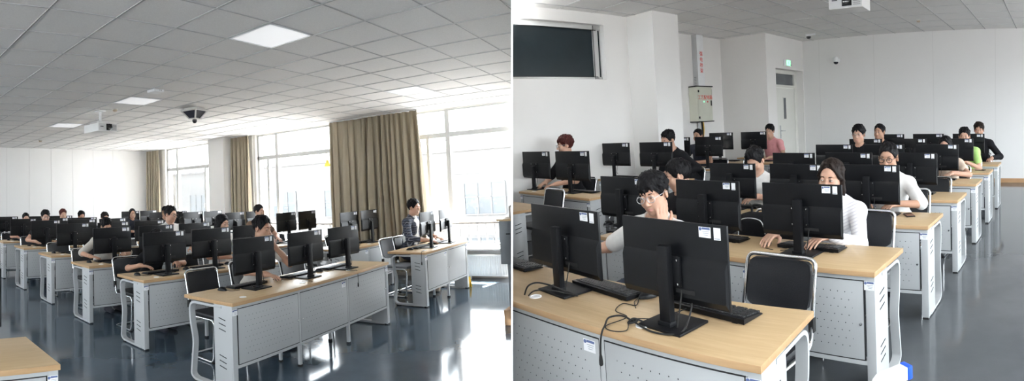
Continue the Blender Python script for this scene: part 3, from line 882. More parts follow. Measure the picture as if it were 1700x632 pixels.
    s.cut_plane((0, 0, seat + .14), (0, 0, 1)); s.cut_plane((0, 0, .075), (0, 0, -1))
    me, P, Q = s.mesh('trousers'); me.materials.append(M[trousers]); o = bpy.data.objects.new('trousers', me); COL.objects.link(o); o.parent = t
    for i in (0, 1):
        s = SDF(an[i] - V3(.08, .12, .09), an[i] + V3(.08, .24, .06), .007)
        s.cone(an[i] + V3(0, -.025, -.035), an[i] + V3(0, .145, -.050), .046, .034, .02); s.cone(an[i], an[i] + V3(0, -.01, -.03), .048, .046, .02)
        s.cut_plane(an[i] + V3(0, 0, -.083), (0, 0, -1))
        me, P, Q = s.mesh('shoe'); me.materials.append(M[shoe]); o = bpy.data.objects.new('shoe', me); COL.objects.link(o); o.parent = t
    if spec:
        b = BM()
        for sx in (-1, 1):
            ring = [hp(sx * .034 + .0245 * math.cos(a) * (1 if abs(math.cos(a)) < .8 else .96), .104 - .10 * (abs(sx * .034 + .0245 * math.cos(a))) ** 1.6, .002 + .0195 * math.sin(a)) for a in [2 * PI * q / 22 for q in range(22)]]
            tube(b, ring, .0019 if spec == 'spec_clear' else .0026, 6, closed=True)
            tube(b, [hp(sx * .0585, .0955, .008), hp(sx * .072, .070, .009), hp(sx * .0815, .0, .008), hp(sx * .082, -.02, -.004)], .0018, 6)
        tube(b, spline([hp(-.010, .1035, .007), hp(0, .106, .010), hp(.010, .1035, .007)], 4), .0018, 6)
        obj('glasses', b, spec, t, 60)
    return t

# arm poses in the sitter's frame (desk edge at about y=.24, top at z=.75)
DESK_L = ((-.15, .42, .828), (.35, .9, -.10), (0, .1, 1), (-.9, -.6, -.2), .42)
DESK_R = ((.15, .42, .828), (-.35, .9, -.10), (0, .1, 1), (.9, -.6, -.2), .42)
MOUSE_R = ((.27, .42, .812), (-.05, 1, -.10), (0, .12, 1), (.9, -.6, -.2), .36)
LAP_L = ((-.12, .30, .66), (.4, .8, -.3), (0, .3, 1), (-.9, -.4, -.4), .6)
# ================================================================== curtained room: shell
use(ML)
XW, YF = 8.60, 14.166
def slab(name, lo, hi, m, side=None, bev=0.):
    b = BM(); box(b, [(lo[i] + hi[i]) / 2 for i in range(3)], [hi[i] - lo[i] for i in range(3)], bev)
    o = struct(name, b, m)
    if side: cut(o, side)
    return o
slab('floor', (-2.1, -3, -.12), (XW + .3, YF + .1, 0), 'floor', -1)
slab('ceiling', (-2.1, -3, CL), (XW + .3, YF + .1, CL + .1), 'ceil', -1)
def grid_bars(name, x0, x1, y0, y1, gx, gy, gs, z, side):
    b = BM()
    i0, i1 = math.ceil((x0 - gx) / gs), math.floor((x1 - gx) / gs); j0, j1 = math.ceil((y0 - gy) / gs), math.floor((y1 - gy) / gs)
    for i in range(i0, i1 + 1):
        for s in (-1, 1): box(b, (gx + i * gs + s * .0075, (y0 + y1) / 2, z - .003), (.006, y1 - y0, .007))
        box(b, (gx + i * gs, (y0 + y1) / 2, z - .001), (.009, y1 - y0, .004), 0, None, 1)
    for j in range(j0, j1 + 1):
        for s in (-1, 1): box(b, ((x0 + x1) / 2, gy + j * gs + s * .0055, z - .002), (x1 - x0, .004, .005))
        box(b, ((x0 + x1) / 2, gy + j * gs, z - .001), (x1 - x0, .007, .0035), 0, None, 1)
    o = struct(name, b, ['tbar', 'tbar_groove']); cut(o, side); return o
grid_bars('trim_1', -2, XW, -2.9, YF, 1.352, 1.931, .559, CL, -1)
slab('wall_back', (-2.1, YF, 0), (XW + .3, YF + .12, CL), 'wall2')
b = BM()
for k in range(13): box(b, (2.02 + .66 * k - .66 * 4, YF - .002, CL / 2), (.007, .006, CL))
box(b, (3.2, YF - .002, 1.02), (10.6, .006, .006)); struct('trim_2', b, 'seam')
slab('wall_left', (-2.22, -3, 0), (-2.1, YF, 2.0), 'wall')
slab('wall_left_head', (-2.22, -3, 2.9), (-2.1, YF, CL), 'wall')  # openings under this band, out of view, added to let more daylight in
for i_ in range(5): slab('wall_left_pier_%d' % i_, (-2.22, -3 + 3.8 * i_, 2.0), (-2.1, -1.9 + 3.8 * i_, 2.9), 'wall')
slab('wall_front', (-2.1, -3.12, 0), (XW, -3, CL), 'wall', -1)
# window wall: sill wall, piers, lintel
WIN = [(11.17, 13.28), (6.93, 9.31), (1.2, 5.45)]
slab('wall_window_sill', (XW, -3, 0), (XW + .25, YF, .53), 'wall', -1)
slab('wall_window_lintel', (XW + .06, -3, 3.04), (XW + .25, YF, CL), 'wall', -1)
ys = [YF] + [y for w in WIN for y in (w[1], w[0])] + [-3.]
for i, n in enumerate(('far', 'middle', 'near', 'end')):
    slab('wall_pier_' + n, (XW, ys[2 * i + 1], .53), (XW + .25, ys[2 * i], CL), 'wall', -1 if i == 3 else None)
slab('column', (8.214, 10.06, 0), (XW, 10.66, CL), 'wall')
slab('wall_column_return', (XW - .02, 9.40, .53), (XW, 10.06, CL), 'wall')
def window(n, y0, y1, mulls, low_mulls, tz, side=None):
    b = BM(); fx = XW + .10; fw = .06
    def bar(ya, yb, za, zb, d=.07): box(b, (fx, (ya + yb) / 2, (za + zb) / 2), (d, yb - ya, zb - za), .006)
    bar(y0, y0 + fw, .53, 3.05); bar(y1 - fw, y1, .53, 3.05); bar(y0, y1, .53, .53 + fw); bar(y0, y1, 3.05 - .035, 3.05); bar(y0, y1, tz - .045, tz + .045)
    for m in mulls: bar(m - .045, m + .045, .53, 3.05, .08)
    for m, w in low_mulls:
        bar(m - .03, m + .03, .53, tz, .09)
    o = struct('window_%d' % n, b, 'frame', 30)
    b = BM(); box(b, (fx + .01, (y0 + y1) / 2, 1.79), (.006, y1 - y0 - .04, 2.50)); g = obj('window_pane', b, 'glass', o); g.matrix_basis = Matrix()
    for m, w in low_mulls:
        b = BM(); box(b, (fx - .05, m, 1.45), (.012, .03, .14), .004); tube(b, [(fx - .055, m, 1.45), (fx - .085, m, 1.45), (fx - .085, m, 1.34)], .008, 8)
        g = obj('window_handle', b, 'alu', o, 40); g.matrix_basis = Matrix()
    if side: cut(o, side)
    return o
window(1, 11.17, 13.28, [12.74], [(11.40, 0)], 2.44)
window(2, 6.93, 9.31, [8.66], [(8.95, 0)], 2.50)
window(3, 1.2, 5.45, [4.30], [(4.72, 0), (2.0, 0)], 2.58, -1)
b = BM(); box(b, (XW - .06, 5.5, .515), (.26, 17, .035), .006); o = struct('window_sill', b, 'frame', 30); cut(o, -1)
b = BM(); box(b, (XW - .006, 5.5, .05), (.012, 17, .10), .003); o = struct('baseboard_right', b, 'rail', 30); cut(o, -1)
b = BM(); box(b, (3., YF - .006, .05), (11, .012, .10), .003); struct('baseboard_back', b, 'rail', 30)

# railings in front of the glass
for n, (y0, y1, lab) in enumerate(((1.2, 5.0, 'white guard railing with brown handrail below the bright window, right of the checked-shirt man'),
                                   (6.95, 9.2, 'guard railing below the window left of the wide khaki curtain'),
                                   (11.2, 13.2, 'guard railing below the farthest window'))):
    t = thing('guard_railing', lab, 'railing')
    b = BM(); box(b, (XW - .11, (y0 + y1) / 2, .975), (.05, y1 - y0, .035), .008); obj('handrail', b, 'rail', t, 40)
    b = BM(); box(b, (XW - .11, (y0 + y1) / 2, .60), (.03, y1 - y0, .03), .005); obj('bottom_rail', b, 'rail_w', t, 40)
    y = y0 + .05; 
    while y < y1:
        b = BM(); tube(b, [(XW - .11, y, .60), (XW - .11, y, .96)], .010, 8); obj('baluster', b, 'rail_w', t, 60); y += .165
    for yy in (y0 + .02, (y0 + y1) / 2, y1 - .02):
        b = BM(); box(b, (XW - .11, yy, .565), (.03, .03, .08), .004); obj('foot', b, 'rail_w', t, 40)
    if n == 0: cut(t, -1)

# radiator under the near window
t = thing('radiator', 'white panel radiator under the window beside the railing', 'radiator')
b = BM(); box(b, (XW - .12, 2.75, .235), (.06, 2.6, .36), .01)
yy = 1.5
while yy < 4.02: box(b, (XW - .152, yy, .235), (.012, .022, .31), .004); yy += .045
o = obj('radiator_panel', b, 'radiator', t, 40)
b = BM(); box(b, (XW - .12, 2.75, .42), (.09, 2.6, .014), .004); obj('top_grille', b, 'radiator', t, 40)
for y in (2.2, 3.9):
    b = BM(); box(b, (XW - .06, y, .20), (.12, .03, .06), .004); obj('bracket', b, 'radiator', t, 40)
    b = BM(); box(b, (XW - .12, y, .03), (.03, .03, .06), .004); obj('foot', b, 'radiator', t, 40)
cut(t, -1)

# curtains: deep irregular folds, real cloth thickness
def curtain(name, label, y0, y1, z0, z1, x, folds, amp, seed, flare=0., loose=1.):
    """pleated cloth hung from a ceiling track: tight gathers at the top opening into deep folds"""
    rnd = random.Random(seed); n = folds * 22; rows = 16
    wid = [rnd.uniform(.6, 1.5) for _ in range(folds)]; tot = sum(wid); dep = [rnd.uniform(.55, 1.25) for _ in range(folds)]
    edges = [0.]
    for q in wid: edges.append(edges[-1] + q / tot)
    t = thing(name, label, 'curtain'); b = BM(); G = [[], []]
    for s in (0, 1):
        for j in range(rows + 1):
            w = j / rows; z = z1 + (z0 - z1) * w; r = []
            for i in range(n + 1):
                k = min(folds - 1, i // 22); v = (i - k * 22) / 22; a = 2 * PI * v
                u = edges[k] + (edges[k + 1] - edges[k]) * v; pitch = (edges[k + 1] - edges[k]) * (y1 - y0)
                open_ = .35 + .65 * min(1., w * 2.2)
                dx = -amp * dep[k] * open_ * math.cos(a) * loose + .012 * math.sin(3 * w + k)
                dy = .20 * pitch * open_ * math.sin(2 * a) + .02 * math.sin(2.2 * w + 1.7 * k) * w
                yy = y0 + (y1 - y0) * u + dy - flare * w * (1 - u)
                r.append(b.verts.new((x + dx + (-.002 if s == 0 else .002), yy, z)))
            G[s].append(r)
    for s in (0, 1):
        for j in range(rows):
            for i in range(n):
                q = (G[s][j][i], G[s][j][i + 1], G[s][j + 1][i + 1], G[s][j + 1][i]); b.faces.new(q if s == 0 else q[::-1])
    for j in range(rows):
        for i in (0, n): b.faces.new((G[0][j][i], G[0][j + 1][i], G[1][j + 1][i], G[1][j][i]))
    for j in (0, rows):
        for i in range(n): b.faces.new((G[0][j][i], G[0][j][i + 1], G[1][j][i + 1], G[1][j][i]))
    obj('curtain_cloth', b, 'curtain', t, 80)
    b = BM(); box(b, (x, (y0 + y1) / 2, CL - .011), (.045, y1 - y0, .018), .003); obj('curtain_track', b, 'white', t, 30)
    return t
curtain('curtain', 'khaki curtain gathered in the far corner beside the farthest window', 13.36, 14.04, .12, CL - .02, XW - .17, 5, .06, 3)
curtain('curtain', 'khaki curtain hanging between the white column and the second window', 9.35, 9.98, .12, CL - .02, XW - .17, 5, .06, 5)
curtain('curtain', 'smoother pale khaki curtain panel left of the deeply folded one', 5.88, 6.82, .12, CL - .02, XW - .20, 5, .045, 9)
curtain('curtain', 'khaki curtain with many dark deep folds behind the checked-shirt man', 4.72, 5.95, .12, CL - .02, XW - .25, 9, .12, 12, flare=.16)
b = BM(); prism(b, [(-.09, -.07), (.09, -.07), (0, .09)], -.001, .001, Matrix.Translation((XW + .092, 7.17, 2.25)) @ Matrix.Rotation(PI / 2, 4, 'Y') @ Matrix.Rotation(PI / 2, 4, 'Z'))
tag(obj('warning_sticker', b, 'yellow_s'), 'yellow triangular warning sticker high on the window glass', 'sticker')
b = BM(); box(b, (XW - .19, 13.5, 2.2), (.01, .01, .01))
b.free()

# ceiling fittings
def ceiling_light(i, j, lab):
    gx, gy, gs = 1.352, 1.931, .559; cx, cy = gx + (i + .5) * gs, gy + (j + .5) * gs
    t = thing('ceiling_light', lab, 'light', (cx, cy, CL), 0, None)
    b = BM()
    for s in (-1, 1): box(b, (s * (gs / 2 - .022), 0, -.004), (.02, gs - .024, .012), .002); box(b, (0, s * (gs / 2 - .022), -.004), (gs - .024, .02, .012), .002)
    obj('frame', b, 'white', t, 30)
    b = BM(); box(b, (0, 0, -.003), (gs - .06, gs - .06, .006)); obj('diffuser', b, 'led', t)
    return t
for i, j, lab in ((3, 2, 'square ceiling light panel nearest the camera, whitest in the grid'), (4, 8, 'ceiling light panel in front of the white access point'),
                  (4, 13, 'ceiling light panel beyond the hanging projector'), (9, 3, 'ceiling light panel above the wide curtain near the windows'),
                  (10, 9, 'ceiling light panel before the second window'), (11, 14, 'ceiling light panel beyond the dark camera pod')):
    ceiling_light(i, j, lab)

def smoke(loc, lab, m='beige'):
    t = thing('smoke_detector', lab, 'smoke detector', loc)
    b = BM(); lathe(b, [(.045, 0), (.05, -.012), (.046, -.02)], 20); obj('base', b, 'offwhite', t, 40)
    b = BM(); lathe(b, [(.036, -.02), (.038, -.035), (.026, -.05), (.0, -.052)], 20); obj('sensor_cap', b, m, t, 40)
smoke((3.87, 7.41, CL), 'beige smoke detector beside the hanging projector'); smoke((4.25, 12.06, CL), 'small beige smoke detector near the far wall')

def projector(loc, pole_top, size, lab, name='projector', rz=0., white_side=False):
    """lens on the -y face, hangs from the ceiling"""
    t = thing(name, lab, 'projector', loc, rz); w, d, h = size
    b = BM(); box(b, (0, 0, h / 2), (w, d, h), .012); o = obj('housing', b, 'proj_w', t, 30)
    b = BM(); box(b, (0, -d / 2 + .006, h / 2), (w - .02, .02, h - .02), .004); obj('front_bezel', b, 'proj', t, 30)
    b = BM(); box(b, (.02, -d / 2 - .004, h * .52), (w * .29, .014, h * .76), .003); o = obj('lens_recess', b, 'black', t, 30)
    b = BM(); lathe(b, [(.05, 0), (.052, .012), (.040, .014), (.036, .006), (.0, .010)], 24, Matrix.Translation((.02, -d / 2 - .008, h * .52)) @ Matrix.Rotation(PI / 2, 4, 'X')); obj('lens', b, 'lens', o, 40)
    b = BM()
    for k in range(6): box(b, (w * .33, -d / 2 - .005, h * (.2 + .12 * k)), (w * .22, .003, .005))
    obj('vent', b, 'slot', t)
    b = BM(); box(b, (-w * .32, -d / 2 - .005, h * .56), (w * .16, .002, .012)); obj('maker_mark', b, 'slot', t)
    b = BM(); tube(b, [(0, 0, h + .02), (0, 0, pole_top)], .022, 14); box(b, (0, 0, pole_top - .008), (.14, .14, .016), .003)
    for a in range(4):
        x, y = (.13 if a & 1 else -.13), (.12 if a & 2 else -.12); tube(b, [(0, 0, h + .05), (x * .7, y * .7, h + .045), (x, y, h)], .009, 6)
    obj('ceiling_mount', b, 'white', t, 40)
    for pts in ([(.05, d * .3, h), (.06, d * .32, h + .06), (.02, .06, h + .10), (.012, .025, h + .14)], [(-.1, d * .3, h), (-.14, d * .3, h + .05), (-.05, .08, h + .09), (-.012, .025, h + .13)]):
        b = BM(); tube(b, spline(pts, 6), .004, 6); obj('power_cable', b, 'offwhite', t, 60)
    return t
projector((3.75, 7.70, 2.70), CL - 2.70, (.365, .44, .135), 'white projector hanging on a pole below the tiled ceiling, dark lens to the front', rz=.12)

t = thing('ceiling_access_point', 'flat white wireless access point on the ceiling before the light panel', 'access point', (3.68, 5.88, CL), .1)
b = BM(); box(b, (0, 0, -.022), (.165, .165, .038), .012); obj('housing', b, 'white', t, 40)
for x in (.03, .055):
    b = BM(); box(b, (x - .02, -.083, -.018), (.012, .002, .008)); obj('indicator', b, 'slot', t)
b = BM(); box(b, (0, 0, -.0015), (.13, .13, .003)); obj('base', b, 'slot', t)

t = thing('camera_pod', 'grey pyramid-shaped camera pod with dark panels hanging from the ceiling', 'camera', (5.02, 6.85, CL), .25)
b = BM(); T, Bm, h0, h1 = .150, .062, -.045, -.175
for k in range(4):
    Rz = Matrix.Rotation(k * PI / 2, 4, 'Z')
    tube(b, [Rz @ Vector((T, T, h0)), Rz @ Vector((Bm, Bm, h1))], .013, 6); tube(b, [Rz @ Vector((T, T, h0)), Rz @ Vector((T, -T, h0))], .014, 6); tube(b, [Rz @ Vector((Bm, Bm, h1)), Rz @ Vector((Bm, -Bm, h1))], .011, 6)
box(b, (0, 0, -.022), (.25, .25, .044), .006); box(b, (0, 0, h1), (.124, .124, .02), .003)
obj('pod_frame', b, 'offwhite', t, 40)
for k in range(4):
    Rz = Matrix.Rotation(k * PI / 2, 4, 'Z'); b = BM(); i = .008
    q = [(T - i, -T + .02, h0), (T - i, T - .02, h0), (Bm - i, Bm, h1), (Bm - i, -Bm, h1)]
    add_faces(b, [Rz @ Vector(p) for p in q] + [Rz @ Vector((p[0] - .012, p[1], p[2])) for p in q], [(0, 1, 2, 3), (7, 6, 5, 4), (0, 4, 5, 1), (1, 5, 6, 2), (2, 6, 7, 3), (3, 7, 4, 0)]); obj('smoked_panel', b, 'podglass', t)
b = BM(); lathe(b, [(.036, -.185), (.040, -.205), (.034, -.228), (.018, -.242), (0, -.245)], 20); obj('camera_dome', b, 'lens', t, 60)

# lectern at the partition
t = thing('lectern', 'dark grey steel lectern cut off by the white partition edge', 'lectern')
b = BM(); box(b, (6.1, 1.85, .95), (.62, .84, .50), .01); obj('upper_cabinet', b, 'podium', t, 30)
b = BM(); box(b, (6.12, 1.80, .44), (.56, .82, .52), .01); obj('lower_cabinet', b, 'podium', t, 30)
b = BM(); box(b, (6.1, 1.85, 1.212), (.66, .88, .024), .004); obj('top_board', b, 'wood', t, 30)
b = BM(); box(b, (5.786, 2.16, 1.05), (.004, .05, .012)); obj('door_seam', b, 'slot', t)
b = BM(); tube(b, fillet([(6.0, 2.20, 1.224), (6.0, 2.20, 1.36), (6.0, 1.7, 1.36)], .02, 4), .012, 8); obj('gooseneck_rail', b, 'rail', t, 40)
cut(t, -1)
t = thing('cardboard_box', 'brown cardboard box on the floor under the grey lectern', 'box')
b = BM(); box(b, (6.02, 1.9, .088), (.5, .72, .176), .004); obj('carton', b, 'card', t, 30)
b = BM(); box(b, (6.02, 1.9, .1765), (.05, .72, .001)); obj('tape_strip', b, 'beige', t)
cut(t, -1)

# building across the yard
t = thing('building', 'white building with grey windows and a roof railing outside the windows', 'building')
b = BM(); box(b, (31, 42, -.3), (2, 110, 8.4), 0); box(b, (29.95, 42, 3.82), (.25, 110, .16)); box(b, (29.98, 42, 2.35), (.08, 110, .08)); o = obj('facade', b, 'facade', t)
y = 11.2
while y < 90:
    w = 2.7
    for z in (.75, -2.6):
        b = BM(); box(b, (29.99, y + w / 2, z), (.12, w, 1.95)); 
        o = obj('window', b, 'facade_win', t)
        q = BM()
        for k in range(4): box(q, (29.91, y + w * k / 3, z), (.06, .07, 1.95))
        for zz in (-.98, .1, .98): box(q, (29.91, y + w / 2, z + zz), (.06, w, .07))
        obj('window_bars', q, 'facade', o)
    y += 5.6
b = BM(); y = 9.
while y < 90: box(b, (30.2, y, 4.2), (.05, .06, .62)); y += .32
box(b, (30.2, 49, 4.52), (.07, 84, .07)); obj('roof_railing', b, 'facade', t)
cut(t, -1)
b = BM(); box(b, (30, 40, -4.6), (44, 140, .2)); o = struct('ground', b, 'asphalt'); cut(o, -1)
slab('bounce_slab', (XW + .25, -3, -.3), (XW + 5., 40, -.14), 'bounce_white', -1)  # unseen white slab added to bounce sunlight up onto the ceiling

# yellow board behind the window-side desk
t = thing('floor_sign', 'small yellow floor sign standing by the right leg of the window-side front desk', 'sign', (7.86, 3.64, 0), 1.25)
for nm, y, a_ in (('front_board', 0, .22), ('back_board', .07, -.22)):
    b = BM(); X = Matrix.Translation((0, y, 0)) @ Matrix.Rotation(-a_, 4, 'X'); box(b, (0, 0, .085), (.09, .010, .17), .003, X); obj(nm, b, 'yellow', t, 30)

# ================================================================== second room: shell
use(MR)
YB, XL, XR_ = 12.284, -6.90, 3.7
slab('floor', (-7.8, -2.5, -.12), (XR_, YB, 0), 'floorR', 1)
slab('ceiling', (-7.8, -2.5, CR), (XR_, YB, CR + .1), 'ceil', 1)
grid_bars('trim_3', -7.6, XR_, -2.4, YB, -6.68, 8.071, .72, CR, 1)
slab('wall_back', (-6.5, YB, 0), (XR_, YB + .12, CR), 'wall2')
b = BM()
for k in range(7): box(b, (-5.82 + 1.47 * k, YB - .001, CR / 2), (.005, .004, CR))
struct('trim_4', b, 'seam')
b = BM(); box(b, (-1.3, YB - .008, .05), (9.9, .016, .10), .003); struct('baseboard_back', b, 'baseb', 30)
# left wall with a high interior window
W0, W1, Z0, Z1 = 2.0, 6.18, 2.43, 3.36
slab('wall_left_low', (XL - .2, -2.5, 0), (XL, 6.80, Z0), 'wall', 1)
slab('wall_left_high', (XL - .2, -2.5, Z1), (XL, 6.80, CR), 'wall', 1)
slab('wall_left_end', (XL - .2, W1, Z0), (XL, 6.80, Z1), 'wall')
o = None
b = BM(); fx = XL - .13
for za, zb in ((Z0, Z0 + .05), (Z1 - .075, Z1)): box(b, (fx, (W0 + W1) / 2, (za + zb) / 2), (.05, W1 - W0, zb - za), .004)
box(b, (fx, W1 - .11, (Z0 + Z1) / 2), (.05, .10, Z1 - Z0), .004)
o = struct('window_4', b, 'frame', 30)
b = BM(); box(b, (fx - .02, (W0 + W1) / 2, (Z0 + Z1) / 2), (.012, W1 - W0, Z1 - Z0)); g = obj('window_pane', b, mat('dark_opaque_pane', (.018, .027, .032), .09, noise=.25, scale=.8, spec=.55), o); g.matrix_basis = Matrix()  # opaque dark colour stands in for the dark interior behind the pane
b = BM()
for za in (Z0 + .052, Z1 - .078): box(b, (fx + .024, (W0 + W1) / 2 - .1, za), (.006, W1 - W0, .012))
box(b, (fx + .024, W1 - .163, (Z0 + Z1) / 2), (.006, .012, Z1 - Z0)); g = obj('window_gasket', b, 'rubber', o); g.matrix_basis = Matrix()
cut(o, 1)
slab('column', (XL - .6, 6.74, 0), (-6.27, 7.41, CR), 'wall')
slab('wall_left_recess', (-7.75, 7.41, 0), (-7.55, 10.45, CR), 'wall')
# block beside the door and the wall that holds it
XD = -6.28
slab('wall_door_block', (-7.75, 10.45, 0), (XD, 10.86, CR), 'wall')
slab('wall_door_head', (-7.0, 10.86, 2.79), (XD, YB, CR), 'wall')
slab('wall_door_side', (-7.0, 12.25, 0), (XD, YB, 2.79), 'wall')
XP = XD - .24
b = BM(); y0, y1 = 10.86, 12.25
for ya, yb in ((y0, y0 + .05), (y1 - .12, y1)): box(b, (XP, (ya + yb) / 2, 1.39), (.08, yb - ya, 2.78), .004)
for za, zb in ((2.36, 2.43), (2.70, 2.79)): box(b, (XP, (y0 + y1) / 2, (za + zb) / 2), (.08, y1 - y0, zb - za), .004)
o = struct('door_frame', b, 'door', 30)
b = BM(); box(b, (XP - .01, (y0 + y1) / 2, 2.565), (.012, y1 - y0 - .1, .27)); g = obj('transom_glass', b, 'grey_glass', o); g.matrix_basis = Matrix()
b = BM(); box(b, (XP, (y0 + y1) / 2 - .035, 1.18), (.045, y1 - y0 - .18, 2.35), .004); o = struct('door_1', b, 'door', 30)
for yc, w in ((10.98, .11), (11.62, .13)):
    b = BM(); box(b, (XP + .018, yc, 1.85), (.012, w, .52)); g = obj('glass_slot', b, 'grey_glass', o); g.matrix_basis = Matrix()
    b = BM()
    for s in (-1, 1): box(b, (XP + .024, yc + s * (w / 2 + .008), 1.85), (.012, .018, .55), .002); box(b, (XP + .024, yc, 1.85 + s * .27), (.012, w + .03, .018), .002)
    g = obj('slot_frame', b, 'door', o, 30); g.matrix_basis = Matrix()
b = BM(); box(b, (XP + .028, 11.36, 1.27), (.012, .05, .32), .005); tube(b, fillet([(XP + .03, 11.36, 1.30), (XP + .085, 11.36, 1.30), (XP + .085, 11.50, 1.295)], .02, 4), .009, 8); lathe(b, [(.012, 0), (.012, .012), (0, .013)], 12, Matrix.Translation((XP + .034, 11.36, 1.18)) @ Matrix.Rotation(PI / 2, 4, 'Y'))
g = obj('door_handle', b, 'alu', o, 40); g.matrix_basis = Matrix()
# exit sign, light switch
t = thing('exit_sign', 'green and white lit exit sign on the wall above the door', 'sign', (XD, 11.42, 2.94))
b = BM(); box(b, (.014, 0, 0), (.028, .36, .15), .004); obj('housing', b, 'white', t, 30)
b = BM(); box(b, (.0285, .03, 0), (.002, .19, .13)); o = obj('green_panel', b, 'green', t)
b = BM(); X = Matrix.Translation((.030, .04, 0))
lathe(b, [(0, -.001), (.012, -.001), (.012, .001), (0, .001)], 12, X @ Matrix.Translation((0, .008, .045)) @ Matrix.Rotation(PI / 2, 4, 'Y'))
for p, r in (([(0, .0, .03), (0, -.012, -.005)], .010), ([(0, -.012, -.005), (0, .016, -.022), (0, .012, -.05)], .007), ([(0, -.012, -.005), (0, -.028, -.03), (0, -.05, -.032)], .007), ([(0, .0, .026), (0, .026, .012), (0, .04, .022)], .005), ([(0, .0, .026), (0, -.026, .016), (0, -.03, -.004)], .005)):
    tube(b, [X @ Vector(q) for q in p], r * .6, 6)
obj('running_figure', b, 'white', o)
b = BM(); box(b, (.0285, .145, -.045), (.002, .05, .02)); obj('plate', b, 'slot', t)
t = thing('light_switch', 'small white light switch on the wall left of the door', 'switch', (XD, 10.66, 1.32))
b = BM(); box(b, (.006, 0, 0), (.012, .10, .10), .003); obj('plate', b, 'white', t, 30); b = BM(); box(b, (.014, 0, 0), (.006, .04, .06), .002); obj('rocker', b, 'offwhite', t, 30)

# electrical distribution box with red lettering, cable duct above
bx = -7.548
t = thing('distribution_box', 'cream electrical distribution box with red lettering on the left wall', 'electrical box', (bx, 9.43, 2.0))
b = BM(); box(b, (.12, 0, 0), (.24, .52, .78), .006); obj('cabinet', b, 'panelbox', t, 30)
b = BM(); box(b, (.248, 0, 0), (.016, .50, .755), .006); d = obj('door', b, 'panelbox', t, 30)
b = BM(); box(b, (.262, .21, .02), (.014, .03, .12), .004); obj('handle', b, 'black', d, 30)
for z in (-.3, .28):
    b = BM(); box(b, (.26, -.235, z), (.02, .03, .05), .003); obj('hinge', b, 'black', d, 30)
for z in (-.39, .39):
    b = BM(); box(b, (.142, 0, z), (.275, .54, .02), .003); obj('rain_edge', b, 'black', t, 30)
XT = Matrix(((0, 0, 1, .2575), (1, 0, 0, -.0), (0, 1, 0, .14), (0, 0, 0, 1)))
text_mesh('lettering', '工艺配电箱', .105, 'red', XT, t)
for y, m in ((-.05, 'green'), (.08, 'red')):
    b = BM(); lathe(b, [(0, -.002), (.018, -.002), (.018, .004), (0, .004)], 14, Matrix.Translation((.258, y, .05)) @ Matrix.Rotation(PI / 2, 4, 'Y')); obj('indicator_dot', b, m, d, 40)
b = BM(); box(b, (.07, .36, .28), (.10, .16, .15), .01); tag(obj('junction_box', b, mat('brown_enamel', (.12, .08, .06), .5, noise=.1, scale=10), None, 30), 'small brown junction box on the wall right of the distribution box', 'electrical box').matrix_world = MR @ Matrix.Translation((bx, 9.43, 2.0))
t = thing('cable_duct', 'grey vertical cable duct with red lettering above the distribution box', 'cable duct', (bx, 9.45, 2.4))
b = BM(); box(b, (.07, .03, .575), (.14, .24, 1.14), .004); obj('duct', b, 'white', t, 30)
b = BM(); box(b, (.07, -.092, .575), (.142, .006, 1.14)); o = obj('duct_side', b, 'alu', t)
for k, ch in enumerate('强电桥架'):
    text_mesh('lettering', ch, .115, 'red', Matrix(((0, 0, 1, .1415), (1, 0, 0, .05), (0, 1, 0, .72 - .125 * k), (0, 0, 0, 1))), t)
b = BM()
for k in range(6):
    for s in (0, 1): box(b, (.05 + .03 * s, -.0962, .03 + .035 * k), (.014, .003, .012))
obj('punched_slot', b, 'slot', o)
t = thing('cable_conduit', 'black and yellow cables below the distribution box', 'cable', (bx, 9.40, 1.6))
b = BM(); tube(b, [(.06, 0, 0), (.06, 0, -1.6)], .028, 10); obj('conduit', b, 'alu', t, 60)
b = BM(); tube(b, spline([(.13, .03, .02), (.13, .04, -.25), (.09, .05, -.7), (.05, .05, -1.58)], 5), .022, 8); obj('cable', b, 'rubber', t, 60)
b = BM(); tube(b, spline([(.13, .07, .02), (.14, .075, -.2), (.06, .09, -.7), (.04, .09, -1.58)], 5), .012, 8); obj('earth_wire', b, 'yellow', t, 60)

# cameras and detector
def wall_dome(loc, lab):
    t = thing('dome_camera', lab, 'camera', loc)
    b = BM(); lathe(b, [(.055, 0), (.058, .02), (.05, .035)], 20, Matrix.Rotation(PI / 2, 4, 'X')); box(b, (0, -.06, .03), (.05, .10, .05), .012); obj('bracket', b, 'white', t, 40)
    b = BM(); lathe(b, [(.0, .09), (.045, .085), (.068, .05), (.072, .0), (.064, -.045)], 24, Matrix.Translation((0, -.13, .0))); obj('shell', b, 'white', t, 50)
    b = BM(); lathe(b, [(.060, -.03), (.056, -.06), (.035, -.085), (0, -.092)], 24, Matrix.Translation((0, -.13, -.01))); obj('dome', b, 'podglass', t, 60)
wall_dome((-5.30, YB - .002, 2.99), 'white dome camera mounted on the far white wall')
t = thing('dome_camera', 'small ceiling camera in the corner above the door', 'camera', (-5.62, 11.33, CR))
b = BM(); lathe(b, [(.075, 0), (.075, -.03), (.06, -.05)], 22); obj('base', b, 'white', t, 40)
b = BM(); lathe(b, [(.055, -.045), (.058, -.07), (.04, -.10), (0, -.112)], 22); obj('dome', b, 'lens', t, 60)
b = BM(); box(b, (.13, -.02, -.015), (.10, .05, .03), .008); obj('cable_box', b, 'white', t, 40)
smoke((-2.82, 10.76, CR), 'beige smoke detector on the ceiling right of the projector')
projector((-2.77, 6.88, 3.05), CR - 3.05, (.48, .36, .20), 'white ceiling projector with dark square lens opening, cut by the top edge', rz=.06)
